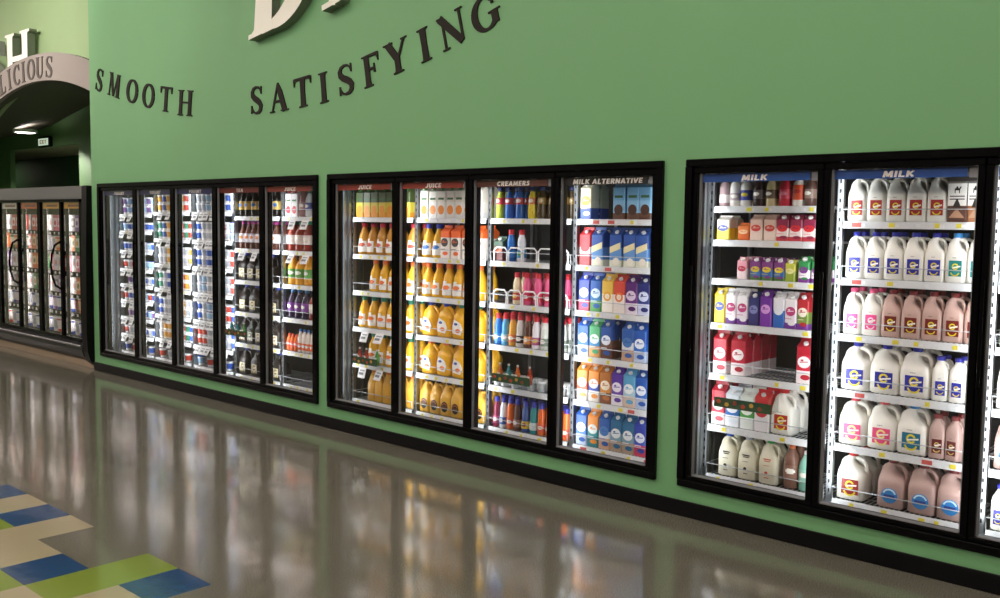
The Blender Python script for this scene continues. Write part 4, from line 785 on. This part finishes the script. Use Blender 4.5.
# ------------------------------------------------------------------ exit sign, downlight, ceiling lights
R = tag(empty('exit_sign', (-18.80, 2.93, 3.02)), 'small lit exit sign on the dark green wall under the arch', 'exit sign')
mb = MB(); mb.box(-.27, .27, 0, .068, 0, .19, M_BLACK, .01); mb.obj('housing', R)
mb = MB(); mb.box(-.22, .22, -.004, 0, .03, .16, emis('#cfe6cc', .7)); text_into(mb, 'EXIT', 0, -.0048, .095, .075, emis('#8a5a50', .6), 0, .32); mb.obj('lit_panel', R)
ld = bpy.data.lights.new('exit_glow', 'AREA'); ld.size = .4; ld.energy = 4; ld.color = (.85, 1, .8)
lo = bpy.data.objects.new('exit_glow', ld); COL.objects.link(lo); lo.parent = R; lo.location = (0, .03, -.01); lo.rotation_euler = (math.radians(20), 0, 0)
DLX, DLY, DLZ = -18.1, 2.33, 3.20
def soffit_z(x, y):
    t = (y - .56) / 2.44; b_ = 13.44 / 6.24; a_ = -23.8 + 16.6 * b_; xs_ = (x - t * a_) / (1 - t + t * b_)
    return arc(xs_, AR) * (1 - t) + back(a_ + b_ * xs_) * t
for DLX, DLY, DLZ, dl_ in ((DLX, DLY, DLZ, 'round white downlight glowing in the dark arched soffit'), (-12.2, 1.8, soffit_z(-12.2, 1.8) - .04, 'unseen fill downlight added in the soffit behind the green wall corner')):  # the second is an unseen fill lamp added to brighten the bay
    R = tag(empty('recessed_downlight', (DLX, DLY, DLZ)), dl_, 'downlight')
    mb = MB(); n = 24
    for a, b in ((.20, .245),): 
        mb.loft([[(q * math.cos(2 * math.pi * k / n), q * math.sin(2 * math.pi * k / n), z) for k in range(n)] for q, z in ((.17, .02), (.17, 0), (.2, 0), (.2, .06))], M_WHITE, cap=False)
    mb.obj('trim_ring', R)
    mb = MB(); mb.lathe([(.17, .004), (.17, .02)], emis('#fff4ea', 14), 24); mb.obj('lens', R)
    ld = bpy.data.lights.new('downlight_lamp', 'SPOT'); ld.energy = 450 if DLX < -15 else 160; ld.spot_size = math.radians(150); ld.color = (1, .93, .85); ld.shadow_soft_size = .15
    lo = bpy.data.objects.new('downlight_lamp', ld); COL.objects.link(lo); lo.parent = R; lo.location = (0, 0, -.03)
mb = MB(); mb.box(-1.75, 1.75, -.08, .08, .03, .07, M_WHITE); ME_F = mb.mesh('fixture_body')
mb = MB(); mb.box(-1.7, 1.7, -.06, .06, .0, .03, emis('#ffede4', STRIP_E)); ME_L = mb.mesh('diffuser')
ri = 0
for y in STRIP_Y:
    for k in range(9):
        x = -33 + k * 4.4
        o = link('ceiling_light', ME_F, None, (x, y, CEIL_Z - .07)); link('diffuser', ME_L, o)
        tag(o, 'long white ceiling strip light, %s from left in the %s row from the coolers' % (ordn[k], ordn[ri]), 'ceiling light', 'ceiling strip lights')
    ri += 1
R = tag(empty('ceiling_light', (-24.2, 3.8, 3.03)), 'unseen flat fill light added in the passage behind the dark bay', 'ceiling light')  # extra fixture out of view, put in to lift the dark bay
mb = MB(); mb.box(-.5, .5, -.15, .15, -.04, 0, M_WHITE); mb.obj('housing', R)
mb = MB(); mb.box(-.46, .46, -.12, .12, -.046, -.04, emis('#fff0dc', 8)); mb.obj('diffuser', R)
# unseen spots added to brighten the fascia and left end of the green wall
for k, (x, y, tx, ty, tz, e_) in enumerate(((-13.2, -2.2, -13.6, .7, 3.9, 240), (-11.2, -2.2, -11.6, .7, 4.1, 160), (-9.0, -2.6, -9.6, 0, 3.9, 90))):
    R = tag(empty('fill_spotlight', (x, y, CEIL_Z)), 'unseen fill spotlight added to wash the upper green wall, %s from left' % ordn[k], 'spotlight', 'added wall washing spotlights')
    dd = (Vector((tx, ty, tz)) - Vector((x, y, CEIL_Z - .18))).normalized()
    mb = MB(); mb.box(-.04, .04, -.04, .04, -.03, 0, M_WHITE); mb.tube([(0, 0, -.03), (0, 0, -.16)], .012, M_WHITE); mb.obj('mount', R)
    mb = MB(); p0 = Vector((0, 0, -.18)); mb.tube([tuple(p0 - dd * .08), tuple(p0 + dd * .1)], .05, M_WHITE, 14); mb.obj('spot_head', R)
    ld = bpy.data.lights.new('fill_spot_lamp', 'SPOT'); ld.energy = e_; ld.spot_size = math.radians(85); ld.spot_blend = .8; ld.shadow_soft_size = .05; ld.color = (1, .95, .88)
    lo = bpy.data.objects.new('fill_spot_lamp', ld); COL.objects.link(lo); lo.parent = R; lo.location = tuple(p0 + dd * .12); lo.rotation_euler = dd.to_track_quat('-Z', 'Y').to_euler()
# ------------------------------------------------------------------ camera and view
cd = bpy.data.cameras.new('camera'); co = bpy.data.objects.new('camera', cd); COL.objects.link(co)
r = Vector((0.73821205, 0.67442843, 0.0137575)); u = Vector((-0.06275524, 0.04835564, 0.99685682)); d = Vector((-0.67164332, 0.73675507, -0.07802063))
co.matrix_world = Matrix(((r.x, u.x, -d.x, 0), (r.y, u.y, -d.y, -4.718), (r.z, u.z, -d.z, 1.6681), (0, 0, 0, 1)))
cd.sensor_width = 36; cd.lens = 952.81 * 36 / 1000; cd.clip_start = .05; cd.clip_end = 200
SC.camera = co
w = bpy.data.worlds.new('world'); SC.world = w; w.use_nodes = True
w.node_tree.nodes['Background'].inputs[0].default_value = (.05, .05, .05, 1)
SC.view_settings.view_transform = 'Standard'; SC.view_settings.look = 'None'; SC.view_settings.gamma = 1; SC.view_settings.exposure = EXPO
SC.view_settings.use_curve_mapping = False
try:
    SC.cycles.use_denoising = True; SC.cycles.transparent_max_bounces = 16; SC.cycles.sample_clamp_indirect = 6
except Exception: pass
